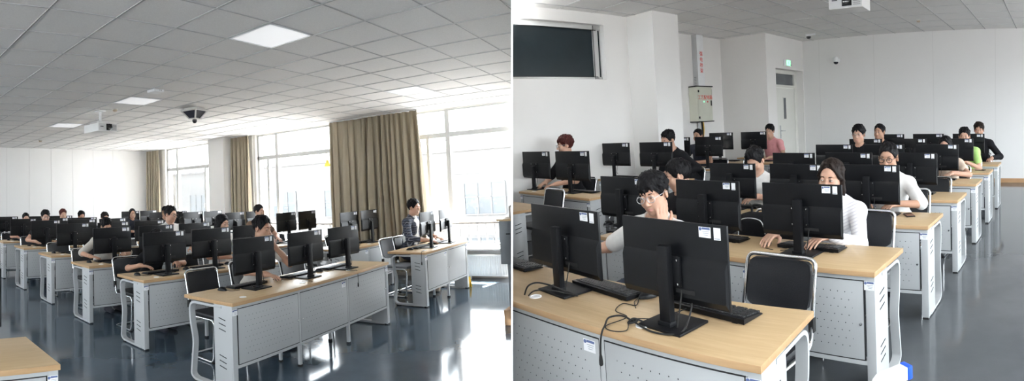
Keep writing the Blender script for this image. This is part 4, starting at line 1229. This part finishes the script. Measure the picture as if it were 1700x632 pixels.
# right-hand side: window wall outside the frame lets the daylight in
slab('wall_right_low', (XR_, -2.5, 0), (XR_ + .2, YB, .85), 'wall', 1)
slab('wall_right_high', (XR_, -2.5, 3.1), (XR_ + .2, YB, CR), 'wall', 1)
for i, (a, c) in enumerate(((10.9, 12.28), (6.6, 7.3), (2.2, 2.9))): slab('wall_right_pier_%d' % i, (XR_, a, .85), (XR_ + .2, c, 3.1), 'wall')

# ================================================================== partition between the rooms, seen edge-on
D2W = Matrix.Translation(EYE) @ RL.transposed().to_4x4()
b = BM(); box(b, (0, 5.35, 0), (.0052, 7.7, 3.9)); o = struct('wall_partition', b, 'wall2'); o.matrix_world = D2W @ Matrix.Translation((0, 0, .1))
# ================================================================== furniture, curtained room
ORD = ['front', 'second', 'third', 'fourth', 'fifth', 'sixth', 'seventh']
Y0L, PL, DL = 3.593, 1.418, .621
Y0R, PR_, DR = 1.45, 1.23, .556
P = {}
use(ML)
P['deskA'] = make_desk(2.511, DL, 3); P['deskA0'] = make_desk(2.64, .64, 3); P['deskB'] = make_desk(1.40, DL, 2, perf='steel')
P['mon'] = make_monitor(); P['key'] = make_keyboard(); P['mouse'] = make_mouse(); P['chair'] = make_chair(); P['chairg'] = make_chair('pad_grey')
DESKOFF = .75
for k in ('mon',): P[k]['category'] = 'monitor'

def workstation(x, yf, where, group, top=.47, yaw=0., off=.20, key=True, mouse=True, mdx=-.30, kdx=.03, ky=.40, sx=1., tilt=0., my=None):
    m = place(P['mon'], (x, yf + off, DESKOFF), yaw, 'black monitor at ' + where, group + ' monitors')
    set_top(m, top, tilt=tilt)
    if sx != 1.:
        for c in m.children:
            if c.name.startswith('screen'): c.scale = (sx, 1, 1 + (sx - 1) * .6)
    if key: place(P['key'], (x + kdx, yf + ky, DESKOFF), yaw * .5, 'black keyboard at ' + where, group + ' keyboards')
    if mouse: place(P['mouse'], (x + mdx, yf + (my or ky) - .02, DESKOFF), .1, 'black mouse at ' + where, group + ' mice')
    return m

SEATL = {'A': [(3.46, 'the aisle seat of'), (4.20, 'the middle seat of'), (4.88, 'the inner seat of')], 'B': [(6.86, 'the left seat of'), (7.42, 'the window seat of')]}
deskL = {}
for k in range(7):
    y = Y0L + PL * k
    deskL['A', k] = place(P['deskA0' if k == 0 else 'deskA'], (4.19, y, 0) if k else (4.177, 3.532, 0), 0 if k else .07, 'long grey computer desk with beech top, %s row by the aisle, curtained room' % ORD[k], 'long desks in the curtained room')
    deskL['B', k] = place(P['deskB'], (7.07, y, 0), 0, 'short grey two-seat desk with beech top, %s row by the windows' % ORD[k], 'short desks by the windows')
    for bank, nm in (('A', 'long desk, curtained room'), ('B', 'window-side desk')):
        for i, (x, s) in enumerate(SEATL[bank]):
            near = k < 2 or (bank == 'A' and i == 0) or (bank == 'B' and k < 3)
            dx = {('A', 0, 0): .02, ('A', 0, 1): .02, ('B', 0, 0): .03, ('B', 0, 1): .07, ('A', 1, 0): -.09, ('A', 1, 1): -.14, ('A', 1, 2): -.16, ('A', 2, 0): -.05, ('A', 2, 1): -.06, ('A', 2, 2): -.04, ('A', 3, 0): -.04, ('A', 3, 1): -.04}.get((bank, k, i), 0)
            yaw = {('A', 0): .07, ('A', 1): .03, ('A', 2): 0., ('B', 0): .13, ('B', 1): .13}[bank, i] + .02 * math.sin(k * 3 + i)
            top = .485 if bank == 'A' else (.53 if k == 0 else .55)
            if bank == 'A' and k >= 2: top = .475
            if k >= 5: top -= .02
            workstation(x + dx, y, '%s the %s %s' % (s, ORD[k], nm), 'curtained room', top, yaw, key=near, mouse=near, sx=1.08 if bank == 'A' and k > 0 else 1.)
# desk across the aisle, cut by the left picture edge
place(P['deskA'], (-.175, 2.755, 0), 0, 'beech desk corner at the bottom left, across the aisle', None)
m = workstation(.545, 2.755, 'the desk corner at the bottom left', 'curtained room', .49, .0, off=.27, key=False, mouse=False)
# chairs
def chair(loc, rz, label, group, kind='chair'): return place(P[kind], loc, rz, label, group)
for k in range(7):
    y = Y0L + PL * k + DL
    for bank, nm in (('A', 'long desk, curtained room'), ('B', 'window-side desk')):
        for i, (x, s) in enumerate(SEATL[bank]):
            if (bank, k, i) in (('B', 0, 1),): pass
            g = bank == 'B' and k == 0 and i == 0
            occ = (bank, k, i) in {('A', 0, 1), ('B', 0, 0), ('A', 2, 2), ('A', 1, 2), ('B', 2, 0), ('B', 4, 0), ('B', 5, 0), ('A', 1, 0), ('A', 2, 0), ('A', 4, 0), ('A', 5, 0), ('A', 5, 1), ('A', 5, 2), ('A', 4, 2)}
            yo = .40 if occ else .20
            if g: x, yo = 7.08, .22
            chair((x + .03 * math.sin(k * 5 + i * 2), y + yo, 0), .05 * math.sin(k * 7 + i * 3), ('grey' if g else 'black') + ' chrome-framed chair at %s the %s %s' % (s, ORD[k], nm), 'chairs in the curtained room', 'chairg' if g else 'chair')

# loose cables hanging over the front panels
def hang(x, yf, lab, l=.13):
    return cable('hanging_cable', lab, [(x - .03, yf + .10, .756), (x, yf + .03, .757), (x + .01, yf - .006, .752), (x + .012, yf - .012, .70), (x + .01, yf - .012, .745 - l)], .0032, ((x + .01, yf - .012, .745 - l), (0, 0, -1)))
hang(4.02, Y0L, 'black cable with plug hanging over the front long desk below its middle monitor')
hang(4.78, Y0L, 'black cable with plug hanging over the front long desk below its right monitor')
cable('hanging_cable', 'short black cable hanging at the left end of the front window-side desk', [(6.50, Y0L + .10, .756), (6.44, Y0L + .08, .757), (6.36, Y0L + .06, .75), (6.355, Y0L + .06, .62)], .0032, ((6.355, Y0L + .06, .62), (0, 0, -1)))
cable('desk_cable', 'black cables looping from grommet to monitor on the front long desk', [(3.35, Y0L + .13, .757), (3.36, Y0L + .16, .80), (3.42, Y0L + .20, .775), (3.50, Y0L + .22, .765), (3.56, Y0L + .26, .764), (3.52, Y0L + .30, .762)], .0035)

# ================================================================== furniture, second room
use(MR)
P['deskR'] = make_desk(2.245, DR, 3); P['deskW'] = make_desk(1.62, DR, 2)
SEATR = [(-1.52, 'the aisle seat of'), (-2.24, 'the middle seat of'), (-2.96, 'the inner seat of')]
for k in range(7):
    y = Y0R + PR_ * k
    d = place(P['deskR'], (-.975 - 1.1225, y, 0) if k else (-2.091, 1.375, 0), 0 if k else .115, 'grey computer desk with beech top, %s row of the aisle-side bank, white-walled room' % ORD[k], 'aisle-side desks in the white-walled room')
    if k == 0: cut(d, 1)
    for i, (x, s) in enumerate(SEATR):
        if k == 0 and i == 2: continue
        near = k < 2 or i == 0 or (k == 2)
        yaw = {0: .0, 1: .0, 2: -.02}[i] - .012 * k
        top = [.445, .445, .45, .455, .475, .49, .515][k]
        dx = {(0, 0): .02, (0, 1): -.03, (1, 1): -.06, (1, 0): -.03, (1, 2): -.2, (2, 2): .02, (2, 0): -.03, (3, 2): .03}.get((k, i), 0)
        wide = {0: 1.04, 1: 1.0, 2: .97}.get(k, 1.)
        mm = workstation(x + dx, y, '%s the %s aisle-side desk, white-walled room' % (s, ORD[k]), 'white-walled room', top, yaw, key=near and k > 0, mouse=near and k > 0, off=.22 if k else .17, kdx=.0, mdx=-.34, ky=.39, sx=wide)
# front row: keyboards and mice as they lie
place(P['key'], (-2.10, 1.80, .75), -.02, 'black keyboard at the middle seat of the front aisle-side desk, white-walled room', 'white-walled room keyboards')
place(P['key'], (-1.45, 1.86, .75), -.03, 'black keyboard at the aisle seat of the front aisle-side desk, white-walled room', 'white-walled room keyboards')
place(P['mouse'], (-1.84, 1.84, .75), -.3, 'black mouse between the two keyboards of the front aisle-side desk', 'white-walled room mice')
k3 = place(P['key'], (-2.97, 1.76, .75), 0, 'black keyboard cut off by the white partition edge', 'white-walled room keyboards'); cut(k3, 1)
# wall-side bank
LB = [2.87, 4.07, 5.70, 7.48, 8.75, 9.95]
SEATW = [(-5.62, 'the aisle seat of'), (-6.42, 'the wall seat of')]
for k, y in enumerate(LB):
    xr = [-4.96, -5.0, -5.12, -5.12, -5.10, -5.1][k]
    d = place(P['deskW'], (xr - (.81 if k < 3 else .95), y, 0), 0, 'grey two-seat desk with beech top, %s row of the wall-side bank' % ORD[k], 'wall-side desks in the white-walled room')
    if k < 2: cut(d, 1)
    for i, (x, s) in enumerate(SEATW):
        if k == 0: continue
        if k == 5 : continue
        xx = {(1, 0): -5.67, (1, 1): -6.56, (2, 0): -5.65, (2, 1): -6.58, (3, 0): -5.98, (3, 1): -6.74, (4, 0): -5.80, (4, 1): -6.62}[k, i]
        top = [0, .535, .56, .565, .60][k]
        mm = workstation(xx, y, '%s the %s wall-side desk' % (s, ORD[k]), 'wall-side bank', top, 0., key=True, mouse=False, off=.25, sx=[0, 1.30, 1.22, 1.12, 1.08][k], kdx=.12)
        if k == 1 and i == 1: cut(mm, 1)
# chairs
for k in range(7):
    y = Y0R + PR_ * k + DR
    for i, (x, s) in enumerate(SEATR):
        if k == 0: continue
        if k > 3 and i > 0 and (k, i) not in ((4, 1), (5, 1)): continue
        occ = (k, i) in {(1, 0), (1, 2), (2, 0), (2, 2), (4, 0), (4, 1), (5, 0), (5, 2), (6, 0)}
        chair((x + .06, y + (.41 if occ else .20), 0), .04 * math.sin(k * 4 + i), 'black chrome-framed chair at %s the %s aisle-side desk, white-walled room' % (s, ORD[k]), 'chairs in the white-walled room')
chair((-1.44, 2.20, 0), .0, 'empty black chrome-framed chair at the aisle end of the front desk, white-walled room', 'chairs in the white-walled room')
chair((-2.28, 2.28, 0), .0, 'black chrome-framed chair under the young man resting his cheek on his hand', 'chairs in the white-walled room')
for k, y in enumerate(LB[:5]):
    for i, (x, s) in enumerate(SEATW):
        if k == 0 and i == 1: continue
        c = chair((x + .1, y + DR + .24, 0), .05 * (i - .5), 'black chrome-framed chair at %s the %s wall-side desk' % (s, ORD[k]), 'chairs at the wall-side bank')
        if k == 0: cut(c, 1)

# front desk cables
cable('hanging_cable', 'black cable with plug hanging over the front desk near the white partition', [(-1.40, 1.66, .87), (-1.395, 1.62, .80), (-1.40, 1.585, .762), (-1.425, 1.54, .757), (-1.52, 1.518, .757), (-1.639, 1.538, .764), (-1.723, 1.548, .768), (-1.745, 1.49, .772), (-1.70, 1.425, .766), (-1.685, 1.395, .752), (-1.69, 1.388, .71), (-1.695, 1.388, .645)], .0042, ((-1.695, 1.388, .645), (0, 0, -1)), 7)
cable('desk_cable', 'thin black mouse cable looping over the front desk beside the nearest monitor', [(-1.859, 1.787, .754), (-1.80, 1.71, .754), (-1.87, 1.69, .754), (-1.825, 1.601, .754), (-1.71, 1.565, .760), (-1.72, 1.45, .754), (-1.66, 1.425, .754), (-1.612, 1.47, .754), (-1.66, 1.54, .768), (-1.61, 1.63, .754), (-1.56, 1.66, .754)], .0022, None, 7)
cable('desk_cable', 'coiled grey-black cable knot on the front desk', [(-1.665, 1.535, .757), (-1.645, 1.555, .765), (-1.62, 1.54, .770), (-1.635, 1.515, .765), (-1.66, 1.525, .760), (-1.648, 1.55, .773), (-1.60, 1.575, .757), (-1.56, 1.61, .756)], .0042, None, 6)
cable('desk_cable', 'pair of black cables rising from the white grommet at the partition', [(-2.36, 1.44, .755), (-2.35, 1.46, .80), (-2.32, 1.50, .815), (-2.26, 1.55, .80), (-2.20, 1.59, .775), (-2.14, 1.61, .765)], .0045)
cable('desk_cable', 'black cable arching from the white grommet to the second monitor', [(-2.33, 1.445, .755), (-2.31, 1.47, .78), (-2.26, 1.52, .785), (-2.19, 1.58, .77), (-2.12, 1.61, .762)], .0040)
# phone and paper
t = thing('smartphone', 'black smartphone lying on the third aisle-side desk', 'phone', (-1.24, Y0R + 2 * PR_ + .40, .75), .5)
b = BM(); box(b, (0, 0, .0045), (.075, .155, .009), .003); obj('body', b, 'black', t, 40); b = BM(); box(b, (0, 0, .0093), (.068, .145, .0008), 0); obj('screen', b, 'lens', t)
t = thing('smartphone', 'dark phone lying on the sixth aisle-side desk', 'phone', (-1.15, Y0R + 5 * PR_ + .36, .75), 1.3)
b = BM(); box(b, (0, 0, .0045), (.075, .155, .009), .003); obj('body', b, 'black', t, 40); b = BM(); box(b, (0, 0, .0093), (.068, .145, .0008), 0); obj('screen', b, 'lens', t)
# white plastic stand with a blue end, bottom right
t = thing('plastic_stand', 'white plastic stand with a bright blue end cap at the bottom right', 'stand', (-.66, 1.90, 0), 1.0)
b = BM(); path = fillet([(-.07, 0, .0), (-.07, 0, .44), (-.02, 0, .57), (.10, 0, .57)], .02, 3)
sweep(b, path, [(-.026, -.024), (.026, -.024), (.026, .024), (-.026, .024)], up=(0, 1, 0)); box(b, (-.07, 0, .012), (.26, .26, .024), .008)
obj('body', b, 'white', t, 30)
b = BM(); box(b, (.113, 0, .57), (.026, .056, .056), .006); obj('end_cap', b, 'blue', t, 30)
# backpack on the chair behind the second row
t = thing('backpack', 'black backpack on the chair seat behind the second aisle-side desk, white-walled room', 'bag', (-2.16, Y0R + PR_ + DR + .12, .462), 0)
b = BM(); box(b, (0, .02, .22), (.30, .17, .44), .07); obj('bag_body', b, 'c_black', t, 60)
b = BM(); box(b, (0, -.08, .15), (.22, .06, .22), .025); obj('front_pocket', b, 'c_black', t, 60)
b = BM(); tube(b, spline([(-.05, .02, .43), (-.04, .02, .49), (.04, .02, .49), (.05, .02, .43)], 5), .010, 8); obj('handle', b, 'rubber', t, 60)
b = BM(); tube(b, spline([(-.12, -.075, .30), (-.08, -.078, .40), (.08, -.078, .40), (.12, -.075, .30)], 6), .004, 6); obj('zip', b, 'alu', t, 60)

# ================================================================== people
def at(x, y, htop, head_x, lean=.14):
    return (x, y)
use(ML)
G1 = 'students in the curtained room'
def sitter(label, hx, hy, htop, lean=.16, **kw):
    """hx, hy = where the head is; the hips follow from the lean"""
    L = htop - .80
    turn = kw.get('turn', 0.)
    d = .60 * math.sin(lean) + .06
    if ROOM is MR: kw.setdefault('scale', max(1.12, htop / 1.33))
    person('person', label, (hx + kw.get('shift', 0.) * .52, hy + d * math.cos(turn), 0), htop=htop, lean=lean, **kw)
def MZ(dx=0, dy=0): 
    a = list(MOUSE_R); a[0] = (a[0][0] + dx, a[0][1] + dy, a[0][2]); return tuple(a)
sitter('young man in a grey tee touching his mouth, hand on a mouse, front long desk', 4.12, 4.36, 1.385, .20, scale=1.1, head=(.18, -.18, 0), arms=('chin', ((.30, .50, .818), (-.1, 1, -.1), (0, .12, 1), (.9, -.5, -.7), .34)), shirt='c_grey', hair='short', vox=.0055, group=G1, skin='skin2', sleeve=.55)
sitter('man in a dark checked shirt over white tee, typing at the window-side front desk', 7.50, 4.38, 1.44, .14, head=(.0, -.12, 0), arms=(DESK_L, ((.22, .46, .818), (-.2, 1, -.15), (0, .12, 1), (.9, -.5, -.7), .34)), shirt='c_plaid', sleeve=1.55, inner='c_white', hair='short', vox=.0055, group=G1, shoe='shoe')
sitter('man in a white shirt and dark glasses sitting tall in the third row, curtained room', 4.76, 7.20, 1.48, .06, head=(.28, -.15, 0), shirt='c_white', hair='short', spec='spec_black', vox=.006, group=G1, seat=.525)
sitter('girl with black bobbed hair behind the second long desk, curtained room', 4.69, 5.78, 1.37, .14, head=(.1, -.15, 0), shirt='c_white', hair='bob', vox=.006, group=G1)
sitter('man in a brown top with cropped hair in the third row by the windows', 6.72, 7.20, 1.44, .12, head=(.1, -.1, 0), shirt='c_brown', hair='crew', vox=.007, group=G1)
sitter('person in black leaning sideways in the fifth row by the windows', 6.50, 10.05, 1.41, .20, head=(-.9, -.2, 0), shirt='c_black', hair='short', vox=.008, group=G1)
sitter('woman with long dark hair in the sixth row, window side', 6.42, 11.42, 1.36, .14, head=(-.3, -.1, 0), shirt='c_dark', hair='long', vox=.008, group=G1)
sitter('person in a black tee with lowered head behind the second long desk', 3.62, 5.76, 1.215, .36, shift=.0, head=(-.1, -.5, 0), arms=(DESK_L, ((.34, .36, .818), (-.6, .6, -.1), (0, .1, 1), (.9, -.5, -.5), .34)), shirt='c_black', sleeve=.75, hair='short', vox=.007, group=G1, skin='skin2')
sitter('man in a light grey tee bending to the desk, third row aisle seat', 3.58, 7.16, 1.33, .26, head=(-.1, -.45, 0), arms=(DESK_L, ((.38, .42, .818), (-.5, .7, -.1), (0, .1, 1), (.9, -.5, -.5), .34)), shirt='c_grey', sleeve=.95, hair='short', vox=.007, group=G1, skin='skin2')
sitter('young man in black with glasses and full fringe, fifth row aisle seat', 3.64, 10.02, 1.40, .16, head=(-.2, -.2, 0), arms=(DESK_L, ((.30, .40, .818), (-.1, 1, -.1), (0, .12, 1), (.9, -.5, -.7), .34)), shirt='c_black', hair='mop', spec='spec_clear', vox=.008, group=G1)
sitter('short-haired student half hidden at the sixth row aisle seat, curtained room', 3.68, 11.42, 1.31, .16, head=(-.1, -.15, 0), arms=(DESK_L, ((.30, .40, .818), (-.1, 1, -.1), (0, .12, 1), (.9, -.5, -.7), .34)), shirt='c_dark', hair='crew', vox=.009, group=G1)
sitter('student with reddish hair in the sixth row middle seat, curtained room', 4.58, 11.42, 1.38, .14, head=(-.1, -.1, 0), shirt='c_dark', hair='short', hairm='hair_r', vox=.009, group=G1)
sitter('dark-haired student in the sixth row inner seat, curtained room', 5.05, 11.42, 1.33, .16, head=(-.1, -.15, 0), shirt='c_black', hair='short', vox=.009, group=G1)
sitter('dark-haired student in the fifth row inner seat, curtained room', 4.97, 10.02, 1.33, .16, head=(-.1, -.2, 0), shirt='c_dark', hair='short', hairm='hair_b', vox=.009, group=G1)

use(MR)
G2 = 'students in the white-walled room'
sitter('young man in white tee and clear glasses resting his cheek on his hand, front desk', -2.17, 2.20, 1.315, .20, scale=1.02, shift=-.30, head=(.30, -.22, .12), arms=('cheek', ((.36, .36, .818), (-.05, 1, -.12), (0, .12, 1), (.9, -.5, -.7), .34)), shirt='c_white', sleeve=.8, hair='mop', spec='spec_clear', vox=.0045, group=G2)
sitter('person in a black tee seen from behind the cheek-resting man, second row', -3.04, 3.43, 1.27, .24, head=(-.75, -.30, .1), shirt='c_black', hair='short', vox=.006, group=G2)
sitter('girl with long dark hair in a white striped top, second row aisle seat', -1.58, 3.43, 1.295, .16, head=(.05, -.16, -.08), arms=(((-.10, .44, .825), (.3, .9, -.15), (0, .1, 1), (-.9, -.5, -.7), .36), MZ(.02, .03)), shirt='c_stripe', sleeve=1.85, hair='long', hairm='hair_b', vox=.005, group=G2)
sitter('man in a loose white tee and black glasses, third row aisle seat', -1.55, 4.68, 1.335, .18, head=(.05, -.15, 0), shirt='c_white', sleeve=.95, hair='crew', spec='spec_black', vox=.0055, group=G2, skin='skin2')
sitter('person in a white tee with bowed head, third row inner seat', -3.02, 4.66, 1.30, .32, head=(.1, -.6, 0), shirt='c_white', sleeve=.8, hair='short', vox=.007, group=G2)
sitter('red-haired man in a black tee and glasses by the left wall', -6.42, 4.80, 1.51, .12, scale=1.2, head=(-.45, -.12, 0), arms=(DESK_L, DESK_R), shirt='c_black', sleeve=.8, hair='mop', hairm='hair_r', spec='spec_clear', vox=.006, group=G2, seat=.54)
sitter('man in a black hooded top leaning forward at the wall-side bank', -5.72, 6.42, 1.48, .30, scale=1.25, shift=.36, head=(-.1, -.3, 0), shirt='c_black', sleeve=1.9, hair='short', vox=.007, group=G2, seat=.525)
sitter('short-haired man in dark clothes below the distribution box', -6.60, 8.22, 1.455, .12, head=(.2, -.05, 0), shirt='c_dark', hair='crew', vox=.008, group=G2, seat=.50, skin='skin2')
sitter('person in a pink tee resting chin on hand near the door', -5.67, 9.45, 1.475, .16, head=(.2, -.1, 0), arms=(DESK_L, 'chin'), shirt='c_pink', hair='mop', vox=.007, group=G2, seat=.525)
sitter('man in a black tee with bowl-cut black hair, fifth row', -2.80, 7.14, 1.465, .10, head=(.1, -.08, 0), shirt='c_black', sleeve=.7, hair='mop', spec='spec_clear', vox=.006, group=G2, seat=.525)
sitter('man with cropped black hair in the sixth row, white-walled room', -2.90, 8.36, 1.45, .10, head=(-.1, -.05, 0), shirt='c_black', hair='crew', vox=.008, group=G2, seat=.50, skin='skin2')
sitter('woman in a beige top behind the fifth row aisle monitor', -1.52, 7.12, 1.295, .16, head=(-.05, -.25, 0), shirt='c_beige', hair='long', vox=.007, group=G2)
sitter('man in a lime green tee, sixth row aisle seat', -1.46, 8.32, 1.375, .16, head=(.1, -.15, 0), shirt='c_green', sleeve=.6, hair='short', vox=.007, group=G2, arms=(((-.06, .34, .86), (.2, .9, .2), (-.2, .1, 1), (-.9, -.5, -.7), .7), DESK_R))
sitter('man in a black long-sleeved top in the last row by the aisle', -1.40, 9.54, 1.44, .14, head=(.1, -.1, 0), shirt='c_black', sleeve=1.9, hair='mop', hairm='hair_b', vox=.007, group=G2, arms=(((-.26, .36, .825), (.05, 1, -.15), (0, .1, 1), (-.9, -.5, -.7), .36), DESK_R), seat=.52)

# ================================================================== light, sky, camera
w = S.world = bpy.data.worlds.new('overcast_sky'); w.use_nodes = True; nt = w.node_tree
bg = nt.nodes['Background']; tc = N(nt, 'ShaderNodeTexCoord'); sp = N(nt, 'ShaderNodeSeparateXYZ'); nt.links.new(tc.outputs['Generated'], sp.inputs[0])
rp = N(nt, 'ShaderNodeValToRGB'); rp.color_ramp.elements[0].position = .44; rp.color_ramp.elements[0].color = (.30, .30, .30, 1); rp.color_ramp.elements[1].position = .52; rp.color_ramp.elements[1].color = (.88, .95, 1.0, 1)
mr = N(nt, 'ShaderNodeMapRange'); mr.inputs['From Min'].default_value = -1; nt.links.new(sp.outputs['Z'], mr.inputs['Value']); nt.links.new(mr.outputs[0], rp.inputs['Fac'])
nt.links.new(rp.outputs[0], bg.inputs[0]); bg.inputs[1].default_value = 8.2
l = bpy.data.lights.new('sun', 'SUN'); l.energy = 260.; l.angle = .02; l.color = (1, .96, .9)
so = bpy.data.objects.new('sun', l); COL.objects.link(so)
so.rotation_euler = Vector((math.cos(math.radians(75)), -.12, math.sin(math.radians(75)))).to_track_quat('Z', 'Y').to_euler()

cd = bpy.data.cameras.new('camera'); cam = bpy.data.objects.new('camera', cd); COL.objects.link(cam); S.camera = cam
R = RL.transposed()
cam.matrix_world = Matrix.Translation(EYE) @ Matrix((R @ Vector((1, 0, 0)), R @ Vector((0, 0, 1)), -(R @ Vector((0, 1, 0))))).transposed().to_4x4()
cd.type = 'PANO'; cd.panorama_type = 'CENTRAL_CYLINDRICAL'
FPX = 880.
cd.central_cylindrical_range_u_min = -850 / FPX; cd.central_cylindrical_range_u_max = 850 / FPX
cd.central_cylindrical_range_v_min = -(632 - 265) / FPX; cd.central_cylindrical_range_v_max = 265 / FPX
cd.central_cylindrical_radius = 1.
cd.clip_start = .05; cd.clip_end = 400
S.view_settings.view_transform = 'Standard'; S.view_settings.look = 'None'; S.view_settings.exposure = .98; S.view_settings.gamma = 1; S.view_settings.use_curve_mapping = False
S.cycles.max_bounces = 8; S.cycles.diffuse_bounces = 5; S.cycles.glossy_bounces = 4; S.cycles.transparent_max_bounces = 12
S.cycles.use_denoising = True; S.cycles.sample_clamp_indirect = 6.
for p in P.values():
    for c in list(p.children_recursive): bpy.data.objects.remove(c)
    bpy.data.objects.remove(p)
